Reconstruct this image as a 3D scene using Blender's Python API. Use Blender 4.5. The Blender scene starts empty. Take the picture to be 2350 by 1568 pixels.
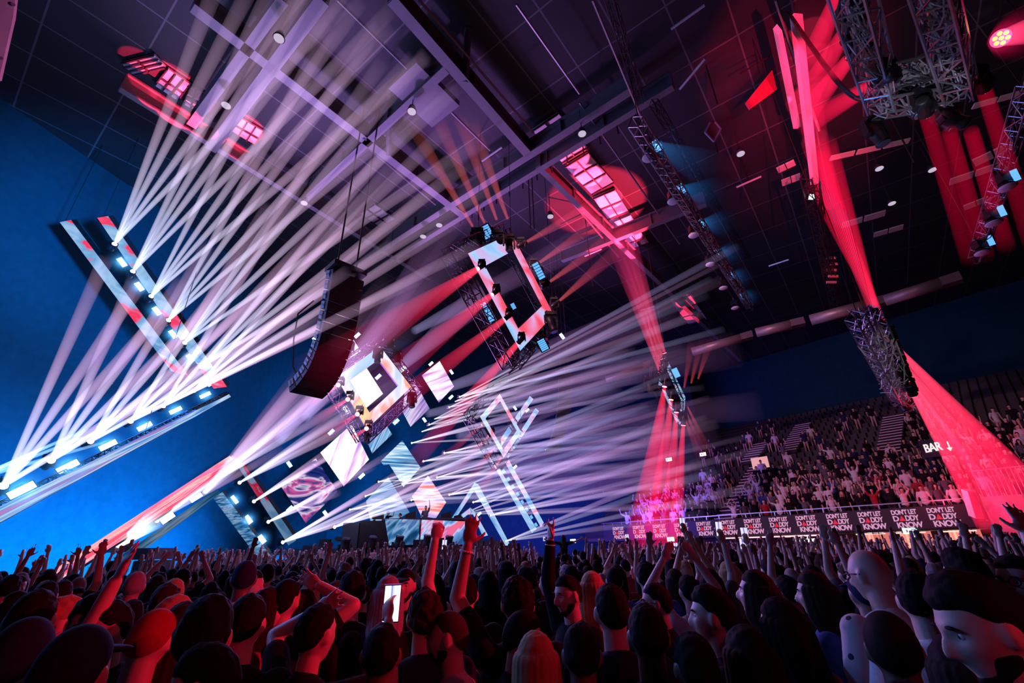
import bpy, math, random
import numpy as np
from mathutils import Vector, Matrix, Quaternion

# ------------------------------------------------------------------ camera, world, exposure
SC = bpy.context.scene
COL = SC.collection
PI = math.pi
FPX = 1044.0                       # focal length in pixels of the 2350 px wide frame (16 mm)
CAM = Vector((0.0, 0.0, 1.95))
PITCH, ROLL = math.radians(24.75), 0.02
_r, _u = Vector((1, 0, 0)), Vector((0, -math.sin(PITCH), math.cos(PITCH)))
FWD = Vector((0, math.cos(PITCH), math.sin(PITCH)))
RIGHT = (_r * math.cos(ROLL) - _u * math.sin(ROLL)).normalized()
UP = (_u * math.cos(ROLL) + _r * math.sin(ROLL)).normalized()
cd = bpy.data.cameras.new('camera')
cd.sensor_width = 36.0
cd.lens = FPX / 2350.0 * 36.0
cd.clip_start, cd.clip_end = 0.05, 400
cam = bpy.data.objects.new('camera', cd)
COL.objects.link(cam)
cam.matrix_world = Matrix.Translation(CAM) @ Matrix((RIGHT, UP, -FWD)).transposed().to_4x4()
SC.camera = cam
SC.view_settings.view_transform = 'Standard'
SC.view_settings.look = 'None'
SC.view_settings.exposure = 0.0
SC.view_settings.gamma = 1.0
SC.view_settings.use_curve_mapping = False
SC.cycles.transparent_max_bounces = 96
SC.cycles.max_bounces = 4
SC.cycles.diffuse_bounces = 2
SC.cycles.glossy_bounces = 2
SC.cycles.volume_bounces = 0
SC.cycles.sample_clamp_indirect = 3.0
SC.cycles.use_denoising = True
SC.cycles.volume_step_rate = 1.0
W = bpy.data.worlds.new('world'); SC.world = W; W.use_nodes = True
W.node_tree.nodes['Background'].inputs[0].default_value = (0.0006, 0.0005, 0.0016, 1)
W.node_tree.nodes['Background'].inputs[1].default_value = 1.0

# ------------------------------------------------------------------ geometry of the place
def ray(px, py):
    return FWD + RIGHT * ((px - 1175.0) / FPX) + UP * ((784.0 - py) / FPX)
def at(px, py, t):
    return CAM + ray(px, py) * t
def at_z(px, py, z):
    d = ray(px, py); return CAM + d * ((z - CAM.z) / d.z)
def on_plane(px, py, p, n):
    d = ray(px, py); return CAM + d * ((p - CAM).dot(n) / d.dot(n))
def at_h(px, py, h):                  # at horizontal distance h
    d = ray(px, py); return CAM + d * (h / math.hypot(d.x, d.y))
def horiz(v):
    v = Vector((v.x, v.y, 0)); return v.normalized()
def proj(p):
    d = p - CAM; z = d.dot(FWD)
    return (1175 + FPX * d.dot(RIGHT) / z, 784 - FPX * d.dot(UP) / z, z)
A1, A2 = horiz(ray(2060, 1248)), horiz(ray(-280, 1295))   # the two horizontal directions of the roof grid
ZC = 19.0                                                  # height of the roof girders
SN = -horiz(ray(975, 1220))                                # stage normal, towards the audience
SS = Vector((-SN.y, SN.x, 0))                              # along the stage, to the right seen from the floor
if SS.dot(RIGHT) < 0: SS = -SS

# ------------------------------------------------------------------ lamps of the hall
def lamp(kind, loc, target, color, power, **kw):
    l = bpy.data.lights.new(kind.lower() + '_lamp', kind)
    l.color = color; l.energy = power
    for k, v in kw.items(): setattr(l, k, v)
    o = bpy.data.objects.new('stage_lamp', l); COL.objects.link(o)
    o.location = loc
    o.rotation_mode = 'QUATERNION'
    o.rotation_quaternion = (Vector(target) - Vector(loc)).to_track_quat('-Z', 'Y')
    return o
RED, BLUE, LILAC, PINK = (1, .015, .07), (.02, .22, 1), (.42, .2, 1), (1, .1, .45)
def big_lamps():
    # red wash lamps behind the camera that colour the near audience on the left
    lamp('SPOT', (7.5, 3.2, 4.6), (-3.6, 3.3, 1.5), (1, .012, .06), 2600, spot_size=.42, spot_blend=.9, shadow_soft_size=.08)
    lamp('SPOT', (6, -3.0, 5), (-3.0, 3.4, 1.5), (1, .012, .06), 420, spot_size=.6, spot_blend=.9, shadow_soft_size=.1)
    lamp('SPOT', (-9, 6, 6), (2.5, 3.6, 1.5), (.10, .25, 1), 700, spot_size=.6, spot_blend=.9, shadow_soft_size=.1)
    lamp('SPOT', (-3, 14, 8), (3.5, 4.5, 1.5), (.65, .30, .95), 1500, spot_size=.8, spot_blend=.9, shadow_soft_size=.1)
    lamp('SPOT', (7, -3, 6), (2.6, 3.2, 1.5), (1, .02, .09), 60, spot_size=.7, spot_blend=.9, shadow_soft_size=.2)
    # blue and lilac wash from the stage, rim light on the audience
    lamp('AREA', at(500, 900, 20), (0, 6, 1.5), (.04, .20, 1), 900, shape='RECTANGLE', size=7, size_y=3)
    lamp('AREA', at(900, 1000, 28), (4, 12, 1.5), (.60, .22, .95), 2000, shape='RECTANGLE', size=9, size_y=5)
    lamp('AREA', at(-300, 700, 15), (4, 8, 1.5), (.15, .3, 1), 700, shape='RECTANGLE', size=4, size_y=3)
    # unseen blue lamps added to colour the drapes, in place of lit haze
    BL_ = (0, .27, 1)
    for p, q, P, sx in [((-17.5, 10, 1), (-24, 10.5, 2.0), 3200, 12), ((-15, 21, 1), (-21, 21.5, 2.0), 4800, 10), ((-11.5, 31, 1), (-17, 33, 2.0), 3600, 8), ((-11, 33, 2.5), (-11, 39, 4), 900, 8)]:
        lamp('AREA', p, q, BL_, P, shape='RECTANGLE', size=sx, size_y=1.5, spread=2.3)
    for p, q, P, sz in [((-9, 17, 6), (-18.6, 26.6, 9), 16000, 1.3), ((-11, 11, 12), (-21, 19, 16.5), 17000, 1.1), ((-7, 24, 8), (-14.5, 38, 12), 15000, 1.3), ((-12, 8, 4), (-23, 14, 6), 4500, 1.3), ((-3, 28, 8), (-9, 39, 7), 2200, .9)]:
        lamp('SPOT', p, q, BL_, P, spot_size=sz, spot_blend=1, shadow_soft_size=.5)
    lamp('SPOT', (1.9, -1.6, 2.6), (1.42, 1.2, 1.66), (1, .05, .12), 70, spot_size=.26, spot_blend=.8, shadow_soft_size=.05)  # added red fill on the near profile face, no fixture behind it
    lamp('AREA', (2, 31, 3), (6, 42, 5), (.12, .06, .8), 2400, shape='RECTANGLE', size=12, size_y=3, spread=2.2)
big_lamps()

# ------------------------------------------------------------------ materials
_mats = {}
def pbr(name, col, rough=.6, metal=0.0, bump=0.0, bscale=40, spec=.5):
    if name in _mats: return _mats[name]
    m = bpy.data.materials.new(name); m.use_nodes = True
    nt = m.node_tree; b = nt.nodes['Principled BSDF']
    b.inputs['Base Color'].default_value = (*col, 1)
    b.inputs['Roughness'].default_value = rough
    b.inputs['Metallic'].default_value = metal
    b.inputs['Specular IOR Level'].default_value = spec
    if bump:
        n = nt.nodes.new('ShaderNodeTexNoise'); n.inputs['Scale'].default_value = bscale
        tc = nt.nodes.new('ShaderNodeTexCoord'); nt.links.new(tc.outputs['Object'], n.inputs['Vector'])
        bp = nt.nodes.new('ShaderNodeBump'); bp.inputs['Strength'].default_value = bump
        nt.links.new(n.outputs['Fac'], bp.inputs['Height']); nt.links.new(bp.outputs['Normal'], b.inputs['Normal'])
        r = nt.nodes.new('ShaderNodeMixRGB'); r.inputs[1].default_value = (*[c * .75 for c in col], 1); r.inputs[2].default_value = (*[min(1, c * 1.2) for c in col], 1)
        nt.links.new(n.outputs['Fac'], r.inputs[0]); nt.links.new(r.outputs[0], b.inputs['Base Color'])
    _mats[name] = m; return m
def glow(name, col, s):
    if name in _mats: return _mats[name]
    m = bpy.data.materials.new(name); m.use_nodes = True
    nt = m.node_tree; nt.nodes.clear()
    o = nt.nodes.new('ShaderNodeOutputMaterial'); e = nt.nodes.new('ShaderNodeEmission')
    e.inputs[0].default_value = (*col, 1); e.inputs[1].default_value = s
    nt.links.new(e.outputs[0], o.inputs[0]); m.cycles.emission_sampling = 'NONE'
    _mats[name] = m; return m
def led(name, stops, freq=(1, 6), strength=1.0, angle=0.0, warp=1.2, seed=0.0):
    """LED picture: streaks of colour; freq = detail along and across the streaks in object space"""
    if name in _mats: return _mats[name]
    stops = [(p, tuple(x ** 1.5 for x in c)) for p, c in stops]
    m = bpy.data.materials.new(name); m.use_nodes = True
    nt = m.node_tree; nt.nodes.clear()
    L = nt.links.new
    o = nt.nodes.new('ShaderNodeOutputMaterial'); e = nt.nodes.new('ShaderNodeEmission')
    tc = nt.nodes.new('ShaderNodeTexCoord'); mp = nt.nodes.new('ShaderNodeMapping')
    mp.inputs['Rotation'].default_value = (0, 0, angle); mp.inputs['Location'].default_value = (seed, seed * .7, 0)
    mp2 = nt.nodes.new('ShaderNodeMapping'); mp2.inputs['Scale'].default_value = (freq[0], freq[1], .001)
    n = nt.nodes.new('ShaderNodeTexNoise'); n.inputs['Scale'].default_value = 1; n.inputs['Detail'].default_value = 3
    n.inputs['Distortion'].default_value = warp
    cr = nt.nodes.new('ShaderNodeValToRGB'); el = cr.color_ramp.elements
    el[0].position, el[0].color = stops[0][0], (*stops[0][1], 1)
    el[1].position, el[1].color = stops[-1][0], (*stops[-1][1], 1)
    for p, c in stops[1:-1]:
        x = el.new(p); x.color = (*c, 1)
    L(tc.outputs['Object'], mp.inputs[0]); L(mp.outputs[0], mp2.inputs[0]); L(mp2.outputs[0], n.inputs['Vector'])
    L(n.outputs['Fac'], cr.inputs[0]); L(cr.outputs[0], e.inputs[0]); e.inputs[1].default_value = strength
    L(e.outputs[0], o.inputs[0]); m.cycles.emission_sampling = 'NONE'
    _mats[name] = m; return m
BLK = pbr('black_metal', (.012, .012, .014), .45, .3)
STEEL = pbr('truss_aluminium', (.42, .42, .46), .32, .85)
DARKSTEEL = pbr('dark_steel', (.06, .06, .07), .5, .6)
CABLE = pbr('cable_rubber', (.015, .015, .018), .5)
ICE = [(.30, (.02, .14, .34)), (.42, (.10, .34, .62)), (.52, (.30, .55, .80)), (.60, (.62, .75, .95)), (.70, (.16, .40, .70))]
ICERED = [(.28, (.10, .34, .62)), (.42, (.30, .55, .82)), (.52, (.50, .68, .92)), (.57, (.9, .08, .25)), (.66, (1, .18, .30)), (.72, (.9, .35, .75))]
WHITEPINK = [(.30, (.30, .18, .55)), (.42, (.75, .50, .85)), (.50, (1, .92, 1)), (.60, (1, 1, 1)), (.70, (.75, .35, .7))]
REDWHITE = [(.30, (1, .08, .22)), (.46, (1, .22, .32)), (.53, (1, .60, .62)), (.58, (1, .25, .38)), (.68, (.75, .45, .9))]

# ------------------------------------------------------------------ mesh builder
class MB:
    def __init__(s): s.v, s.f = [], []
    def add(s, vs, fs):
        n = len(s.v); s.v += [Vector(v) for v in vs]; s.f += [tuple(i + n for i in f) for f in fs]; return s
    def box(s, c, size, ax=None):
        c = Vector(c); ax = ax or (Vector((1, 0, 0)), Vector((0, 1, 0)), Vector((0, 0, 1)))
        hx, hy, hz = [ax[i] * (size[i] / 2) for i in range(3)]
        vs = [c + hx * a + hy * b + hz * d for d in (-1, 1) for a, b in ((-1, -1), (1, -1), (1, 1), (-1, 1))]
        fs = [(3, 2, 1, 0), (4, 5, 6, 7), (0, 1, 5, 4), (1, 2, 6, 5), (2, 3, 7, 6), (3, 0, 4, 7)]
        if hx.cross(hy).dot(hz) < 0: fs = [f[::-1] for f in fs]
        return s.add(vs, fs)
    def tube(s, p, q, r0, r1=None, n=8, cap=True):
        p, q = Vector(p), Vector(q); r1 = r0 if r1 is None else r1
        d = (q - p).normalized(); a = d.orthogonal().normalized(); b = d.cross(a)
        vs = []
        for c, r in ((p, r0), (q, r1)):
            vs += [c + (a * math.cos(2 * PI * i / n) + b * math.sin(2 * PI * i / n)) * r for i in range(n)]
        fs = [(i, (i + 1) % n, n + (i + 1) % n, n + i) for i in range(n)]
        if cap: fs += [tuple(range(n))[::-1], tuple(range(n, 2 * n))]
        return s.add(vs, fs)
    def path(s, pts, r, n=6):
        for a, b in zip(pts[:-1], pts[1:]): s.tube(a, b, r, n=n)
        return s
    def capsule(s, p, q, r0, r1, n=12, k=4):
        p, q = Vector(p), Vector(q); d = q - p; L = d.length or 1e-6; d = d / L
        a = d.orthogonal().normalized(); b = d.cross(a); rings = []
        for j in range(k + 1):
            t = -PI / 2 + PI / 2 * j / k; rings.append((p + d * math.sin(t) * r0, max(1e-4, math.cos(t) * r0)))
        for j in range(k + 1):
            t = PI / 2 * j / k; rings.append((q + d * math.sin(t) * r1, max(1e-4, math.cos(t) * r1)))
        vs = [c + (a * math.cos(2 * PI * i / n) + b * math.sin(2 * PI * i / n)) * r for c, r in rings for i in range(n)]
        K = len(rings)
        fs = [(j * n + i, j * n + (i + 1) % n, (j + 1) * n + (i + 1) % n, (j + 1) * n + i) for j in range(K - 1) for i in range(n)]
        fs += [tuple(range(n))[::-1], tuple(range((K - 1) * n, K * n))]
        return s.add(vs, fs)
    def ellip(s, c, r, rot=None, n=16, k=10):
        c = Vector(c); vs = []
        for j in range(k + 1):
            t = PI * (j + .02) / (k + .04)
            for i in range(n):
                v = Vector((r[0] * math.sin(t) * math.cos(2 * PI * i / n), r[1] * math.sin(t) * math.sin(2 * PI * i / n), r[2] * math.cos(t)))
                if rot: v = rot @ v
                vs.append(c + v)
        fs = [(j * n + i, (j + 1) * n + i, (j + 1) * n + (i + 1) % n, j * n + (i + 1) % n) for j in range(k) for i in range(n)]
        fs += [tuple(range(n)), tuple(range(k * n, (k + 1) * n))[::-1]]
        return s.add(vs, fs)
    def slab(s, pts, th, d):
        """a flat outline given real thickness th along d"""
        pts = [Vector(p) for p in pts]; n = len(pts); d = Vector(d).normalized() * th
        nn = (pts[1] - pts[0]).cross(pts[2] - pts[0])
        fs = [tuple(range(n)), tuple(range(n, 2 * n))[::-1]] + [(i, i + n, (i + 1) % n + n, (i + 1) % n) for i in range(n)]
        if nn.dot(d) > 0: fs = [f[::-1] for f in fs]
        return s.add(pts + [p + d for p in pts], fs)
    def mesh(s, name, mat=None, smooth=False, off=None):
        me = bpy.data.meshes.new(name)
        off = off or Vector((0, 0, 0))
        me.from_pydata([v - off for v in s.v], [], s.f)
        if mat: me.materials.append(mat)
        if smooth: me.polygons.foreach_set('use_smooth', [True] * len(me.polygons))
        me.update(); return me
    def build(s, name, mat, parent=None, smooth=False):
        if parent is not None: off = parent.matrix_world.translation if parent.parent else parent.location
        else: off = Vector(np.mean([tuple(v) for v in s.v], axis=0))
        off = Vector(off)
        o = bpy.data.objects.new(name, s.mesh(name, mat, smooth, off)); COL.objects.link(o)
        if parent is not None: o.parent = parent
        else: o.location = off
        return o
def tag(o, label=None, cat=None, group=None, kind=None):
    if label: o['label'] = label
    if cat: o['category'] = cat
    if group: o['group'] = group
    if kind: o['kind'] = kind
    return o
def thing(name, loc, label, cat, group=None, kind=None):
    o = bpy.data.objects.new(name, None); COL.objects.link(o); o.location = loc
    o.empty_display_size = .1
    return tag(o, label, cat, group, kind)
def dup(root, matrix=None):
    r = root.copy(); COL.objects.link(r)
    if matrix is not None: r.matrix_world = matrix
    for ch in list(root.children):
        c = ch.copy(); COL.objects.link(c); c.parent = r
        for g in list(ch.children):
            d = g.copy(); COL.objects.link(d); d.parent = c
    return r
def nm(name): return name
def plane_mesh(name, pts, mat, parent=None):
    """flat object with local x along its first edge, local z its normal, so its picture runs in its own plane"""
    pts = [Vector(p) for p in pts]; c = sum(pts, Vector()) / len(pts)
    x = (pts[1] - pts[0]).normalized(); z = x.cross(pts[2] - pts[1]).normalized()
    if z.dot(CAM - c) < 0: z = -z
    y = z.cross(x); M = Matrix((x, y, z)).transposed()
    return c, M
def screen(name, pts, mat, th=.12, parent=None, back=True):
    c, M = plane_mesh(name, pts, mat)
    Mi = M.transposed(); q = [Mi @ (Vector(p) - c) for p in pts]
    b = MB().slab([Vector((v.x, v.y, v.z)) for v in q], th, (0, 0, -1))
    me = b.mesh(name, mat); me.materials.append(BLK)
    for p in me.polygons: p.material_index = 0 if p.index == 0 else 1
    o = bpy.data.objects.new(name, me); COL.objects.link(o)
    o.matrix_world = Matrix.Translation(c) @ M.to_4x4()
    if parent is not None:
        o.parent = parent; o.matrix_parent_inverse = Matrix.Translation(-parent.location)
    return o

# ------------------------------------------------------------------ room shell
CORN = Vector((-15, 39, 0))
BL, TL = at(1392, 1242, 34), at(1383, 1210, 34)
BR, TR = at(2239, 1208, 20), at(2218, 1151, 20)
FD = horiz(BR - BL)                                        # along the balcony front, towards the right
FN = Vector((-FD.y, FD.x, 0))
if FN.dot(RIGHT) < 0: FN = -FN                             # away from the hall, into the stand
B0 = Vector((BL.x, BL.y, 0))
WALLM = pbr('dark_drape', (.012, .06, .085), .95, 0, .3, 3, .05)
def roofmat():
    m = pbr('roof_sheet', (.05, .048, .055), .7)
    nt = m.node_tree; L = nt.links.new; b = nt.nodes['Principled BSDF']
    tc = nt.nodes.new('ShaderNodeTexCoord'); mp = nt.nodes.new('ShaderNodeMapping')
    mp.inputs['Rotation'].default_value = (0, 0, -math.atan2(A1.y, A1.x))
    L(tc.outputs['Object'], mp.inputs[0])
    br = nt.nodes.new('ShaderNodeTexBrick'); br.offset = 0
    br.inputs['Scale'].default_value = .42; br.inputs['Mortar Size'].default_value = .014
    br.inputs['Color1'].default_value = (.030, .028, .034, 1); br.inputs['Color2'].default_value = (.022, .021, .026, 1)
    br.inputs['Mortar'].default_value = (.12, .11, .125, 1)
    br.inputs['Brick Width'].default_value = 1.2; br.inputs['Row Height'].default_value = .8
    L(mp.outputs[0], br.inputs[0]); L(br.outputs[0], b.inputs['Base Color'])
    return m
ZR = ZC + 1.6
def shell():
    fl = MB().box((0, 15, -.1), (110, 90, .2)).build('floor', pbr('hall_floor', (.035, .035, .038), .55, 0, .15, 2)); tag(fl, kind='structure')
    ce = MB().box((0, 15, ZR + .15), (110, 90, .3)).build('ceiling', roofmat()); tag(ce, kind='structure')
    up = Vector((0, 0, 1))
    def wall(name, a, b, nrm, mat=WALLM):
        a, b = Vector(a), Vector(b); d = (b - a).normalized(); L = (b - a).length
        o = MB().box((a + b) / 2 + up * (ZR / 2) + Vector(nrm).normalized() * .15, (L, .3, ZR), (d, Vector(nrm).normalized(), up)).build(name, mat); tag(o, kind='structure')
    far = CORN - SN * 0
    e = CORN + SS * 34
    wall('wall_back', CORN, e, -SN)
    wall('wall_left', Vector((-30, -12, 0)), CORN, Vector((-1, .3, 0)))
    wr0 = B0 + FN * 21 - FD * 9; wr1 = B0 + FN * 21 + FD * 45
    wall('wall_right', wr0, wr1, FN)
shell()

# roof girders and purlins
GIRD = pbr('girder_paint', (.16, .155, .17), .6)
def girder(p, q, label, w=.35, h=.8, mat=GIRD, name='ceiling_girder'):
    p, q = Vector(p), Vector(q); d = (q - p).normalized(); s = Vector((-d.y, d.x, 0)).normalized(); u = Vector((0, 0, 1))
    b = MB(); c = (p + q) / 2; L = (q - p).length
    b.box(c, (L, w, .08), (d, s, u)); b.box(c + u * h, (L, w, .08), (d, s, u)); b.box(c + u * h / 2, (L, .06, h), (d, s, u))
    n = max(2, int(L / 3))
    for i in range(n + 1): b.box(p + d * (L * i / n) + u * h / 2, (.06, w * .9, h), (d, s, u))
    o = b.build(name, mat); tag(o, label, 'girder', 'steel girders under the roof', 'structure'); return o
def roof():
    G = [((275, 204), (985, 642), 0, .30), ((442, 17), (1060, 493), 0, .42), ((899, 0), (1213, 356), 0, .42), ((1235, 383), (1700, 830), 0, .30)]
    for a, b, _, w in G:
        P, Q = at_z(*a, ZC), at_z(*b, ZC); girder(P, Q, 'long steel girder running under the dark roof', w)
    for a, b, w in [((741, 0), (483, 344), .45), ((650, 0), (439, 289), .36), ((1025, 159), (700, 459), .34),
                    ((1450, 207), (800, 622), .36), ((1545, 200), (830, 640), .30), ((1620, 470), (1290, 600), .3)]:
        P, Q = at_z(*a, ZC), at_z(*b, ZC); girder(P, Q, 'cross girder running under the dark roof', w)
    # diagonal struts of the girders
    for a, b in (((891, 356), (887, 255)), ((1068, 190), (1072, 125)), ((835, 320), (905, 265))):
        P, Q = at_z(*a, ZC), at_z(*b, ZC); Q.z = ZR; P.z = ZC
        o = MB().tube(P, Q, .14, n=6).build('roof_strut', GIRD); tag(o, 'short slanting strut between girder and roof', 'strut', 'struts of the roof girders', 'structure')
    # thin pipes
    for a, b, z in (((962, 0), (1225, 305), ZC + .5), ((1185, 10), (1330, 215), ZC + .6), ((1360, 0), (1480, 290), ZC - .5), ((775, 0), (1125, 345), ZC + .3),
                    ((640, 165), (1000, 470), ZC + .2), ((1330, 235), (1560, 560), ZC + .6), ((1250, 390), (1420, 590), ZC + .4), ((1780, 0), (1880, 300), ZC - 2)):
        o = MB().tube(at_z(*a, z), at_z(*b, z), .05, n=6).build('ceiling_pipe', pbr('pipe', (.35, .33, .35), .4, .6))
        tag(o, 'thin straight pipe under the roof', 'pipe', 'thin pipes under the roof', 'structure')
    # catwalk rails between the double girders
    P, Q = at_z(1500, 226, ZC + 1), at_z(860, 605, ZC + 1); d = (Q - P).normalized(); b = MB()
    for z in (0, .5, 1.0): b.tube(P + Vector((0, 0, z)), Q + Vector((0, 0, z)), .03, n=5)
    n = 22
    for i in range(n + 1):
        c = P.lerp(Q, i / n); b.tube(c - Vector((0, 0, .9)), c + Vector((0, 0, 1)), .035, n=5)
    tag(b.build('catwalk_rail', DARKSTEEL), 'dark railing along the catwalk between the double girders', 'railing')
    # ducts with grilles along the right wall, and pale plates
    DUCT = pbr('duct_metal', (.33, .30, .32), .45, .5)
    for i, (a, b, h, r) in enumerate((((1390, 872), (1475, 842), 30, .22), ((1588, 808), (1700, 776), 30, .28), ((1735, 764), (1815, 745), 29, .28), ((1860, 735), (1990, 700), 28, .3), ((2030, 690), (2160, 650), 27, .28))):
        P, Q = at_h(*a, h), at_h(*b, h); d = thing('air_duct', (P + Q) / 2, ['round pink-lit duct piece behind the edge-on diamond', 'round duct piece right of the edge-on diamond', 'round duct piece between two perforated grilles', 'long round duct piece left of the tangled truss', 'round duct piece ending beside a pale box'][i], 'duct')
        MB().tube(P, Q, r, n=16).build('duct_pipe', DUCT, d, True)
        e = Q + (Q - P).normalized() * .7
        MB().box((Q + e) / 2, ((e - Q).length, .5, .42), ((Q - P).normalized(), Vector((0, 0, 1)).cross(Q - P).normalized(), Vector((0, 0, 1)))).build('grille', pbr('grille', (.12, .1, .12), .5, .4, .8, 14), d)
    PLATE = pbr('pale_plate', (.75, .66, .6), .6)
    PL = [((1930, 518), (2034, 488), 9), ((2004, 540), (2074, 520), 8), ((2232, 376), (2330, 330), 11), ((2177, 419), (2298, 378), 9), ((2211, 478), (2270, 455), 9),
          ((1783, 392), (1825, 372), 7), ((1793, 421), (1838, 404), 8), ((1903, 364), (2090, 322), 5), ((2230, 245), (2350, 212), 5)]
    for i, (a, b, w) in enumerate(PL):
        P, Q = at_z(*a, 17.5), at_z(*b, 17.5); d = (Q - P).normalized(); s = Vector((-d.y, d.x, 0)).normalized()
        o = thing('ceiling_baffle', (P + Q) / 2, 'pale flat baffle strip hanging under the dark roof on the right', 'baffle', 'pale baffle strips under the roof')
        L = (Q - P).length; n = max(2, int(L / .9))
        for k in range(n):
            MB().box(P + d * L * (k + .5) / n, (L / n * .9, w * .055, .06), (d, s, Vector((0, 0, 1)))).build('baffle_board', PLATE, o)
    # round ceiling lamps and thin tube lamps
    RL = [(519, 242), (945, 256), (1336, 307), (1008, 517), (971, 543), (1263, 497), (1700, 353), (2047, 467), (2140, 390), (2018, 387), (640, 88), (698, 466)]
    for k, (x, y) in enumerate(RL):
        P = at_z(x, y, ZC - .7); o = thing('ceiling_lamp', P + Vector((0, 0, .45)), 'small round pale ceiling lamp hanging under the roof girders', 'lamp', 'round lamps under the roof')
        MB().tube(P, P + Vector((0, 0, .3)), .2, .12, 16).build('lamp_shade', DARKSTEEL, o, True)
        MB().tube(P + Vector((0, 0, .3)), P + Vector((0, 0, 1.6)), .02, n=5).build('lamp_rod', DARKSTEEL, o)
        MB().tube(P - Vector((0, 0, .02)), P, .17, n=16).build('lamp_lens', glow('lamp_lens', (.75, .62, .85), .75), o)
    for a, b in (((1342, 588), (1380, 572)), ((1470, 713), (1502, 703)), ((1690, 430), (1747, 405)), ((1764, 611), (1810, 596)), ((1540, 67), (1617, 12)), ((1106, 370), (1152, 338)), ((1560, 205), (1618, 135))):
        P, Q = at_z(*a, ZC - 1), at_z(*b, ZC - 1)
        o = MB().tube(P, Q, .045, n=8).build('tube_lamp', pbr('tube_white', (.8, .7, .75), .4)); tag(o, 'thin pale unlit tube lamp hanging under the roof', 'lamp', 'tube lamps under the roof')
    for a, b in (((1620, 150), (1633, 272)), ((1642, 330), (1645, 345)), ((1700, 360), (1735, 470)), ((1757, 530), (1782, 590)), ((1966, 120), (1970, 480)), ((1972, 500), (1975, 640)), ((2235, 325), (2213, 440)), ((2310, 0), (2297, 80)), ((2110, 440), (2108, 480)), ((1340, 470), (1345, 700)), ((1212, 395), (1207, 560)), ((1220, 395), (1222, 560)), ((1099, 420), (1098, 525))):
        P = at_z(*a, ZR); Q = at(b[0], b[1], (P - CAM).dot(FWD) * .98)
        if P.z - Q.z < 0: continue
        Q = Vector((P.x, P.y, Q.z))
        o = MB().tube(P, Q, .03, n=5).build('hanging_cable', CABLE); tag(o, 'thin straight cable hanging from the roof', 'cable', 'cables hanging from the roof')
    # acoustic box panel
    P = at_z(975, 218, ZC + .3); o = MB().box(P, (2.4, 1.7, .3), (A1, A2, Vector((0, 0, 1)))).build('ceiling_panel', GIRD); tag(o, 'pale rectangular panel fixed under the roof girders', 'panel')
    P = at(1640, 292, 22); o = thing('square_frame', P, 'small square blue-lit frame hanging on a cable from the roof', 'frame')  # hanging tube frame with a grille inside, not a reflector
    c = [at(1618, 304, 22), at(1634, 272, 22), at(1654, 296, 22), at(1638, 325, 22)]
    MB().path(c + [c[0]], .05).build('frame_tube', pbr('bluegrey', (.2, .35, .5), .4), o)
    MB().slab([p.lerp(P, .15) for p in c], .05, FWD).build('frame_grille', pbr('grille', (.1, .1, .1)), o)
roof()

# ------------------------------------------------------------------ trusses and fixtures
def truss_mb(b, p, q, w, up=Vector((0, 0, 1)), bay=None, r=.028, w2=None):
    p, q = Vector(p), Vector(q); d = (q - p).normalized(); s = d.cross(up)
    if s.length < .1: s = d.cross(Vector((0, 1, 0)))
    s.normalize(); u = s.cross(d).normalized(); w2 = w2 or w
    co = [s * (w / 2) * a + u * (w2 / 2) * c for a, c in ((-1, -1), (1, -1), (1, 1), (-1, 1))]
    for c in co: b.tube(p + c, q + c, r, n=6)
    L = (q - p).length; n = max(2, int(L / (bay or w * 1.1)))
    for k in range(4):
        a, c = co[k], co[(k + 1) % 4]
        for i in range(n):
            x, y = p.lerp(q, i / n), p.lerp(q, (i + 1) / n)
            b.tube(x + a, x + c, r * .6, n=4, cap=False)
            if i % 2: b.tube(x + a, y + c, r * .6, n=4, cap=False)
            else: b.tube(x + c, y + a, r * .6, n=4, cap=False)
    return b
def cablemess(b, p, q, w, n, seed, r=.018):
    rnd = random.Random(seed); p, q = Vector(p), Vector(q)
    for i in range(n):
        t = rnd.random(); L = rnd.uniform(.05, .25); x0 = p.lerp(q, t); x1 = p.lerp(q, min(1, t + L)); pts = []
        o0 = Vector([rnd.uniform(-w, w) / 2 for _ in range(3)]); o1 = Vector([rnd.uniform(-w, w) / 2 for _ in range(3)])
        for k in range(5):
            f = k / 4; pts.append(x0.lerp(x1, f) + o0.lerp(o1, f) - Vector((0, 0, math.sin(PI * f) * rnd.uniform(.05, .25))))
        b.path(pts, r, 4)
    return b
def rootmb(fn): b = MB(); fn(b); return b
LENSOFF = pbr('lens_glass', (.1, .12, .16), .1, .3)
_fx = {}
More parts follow.
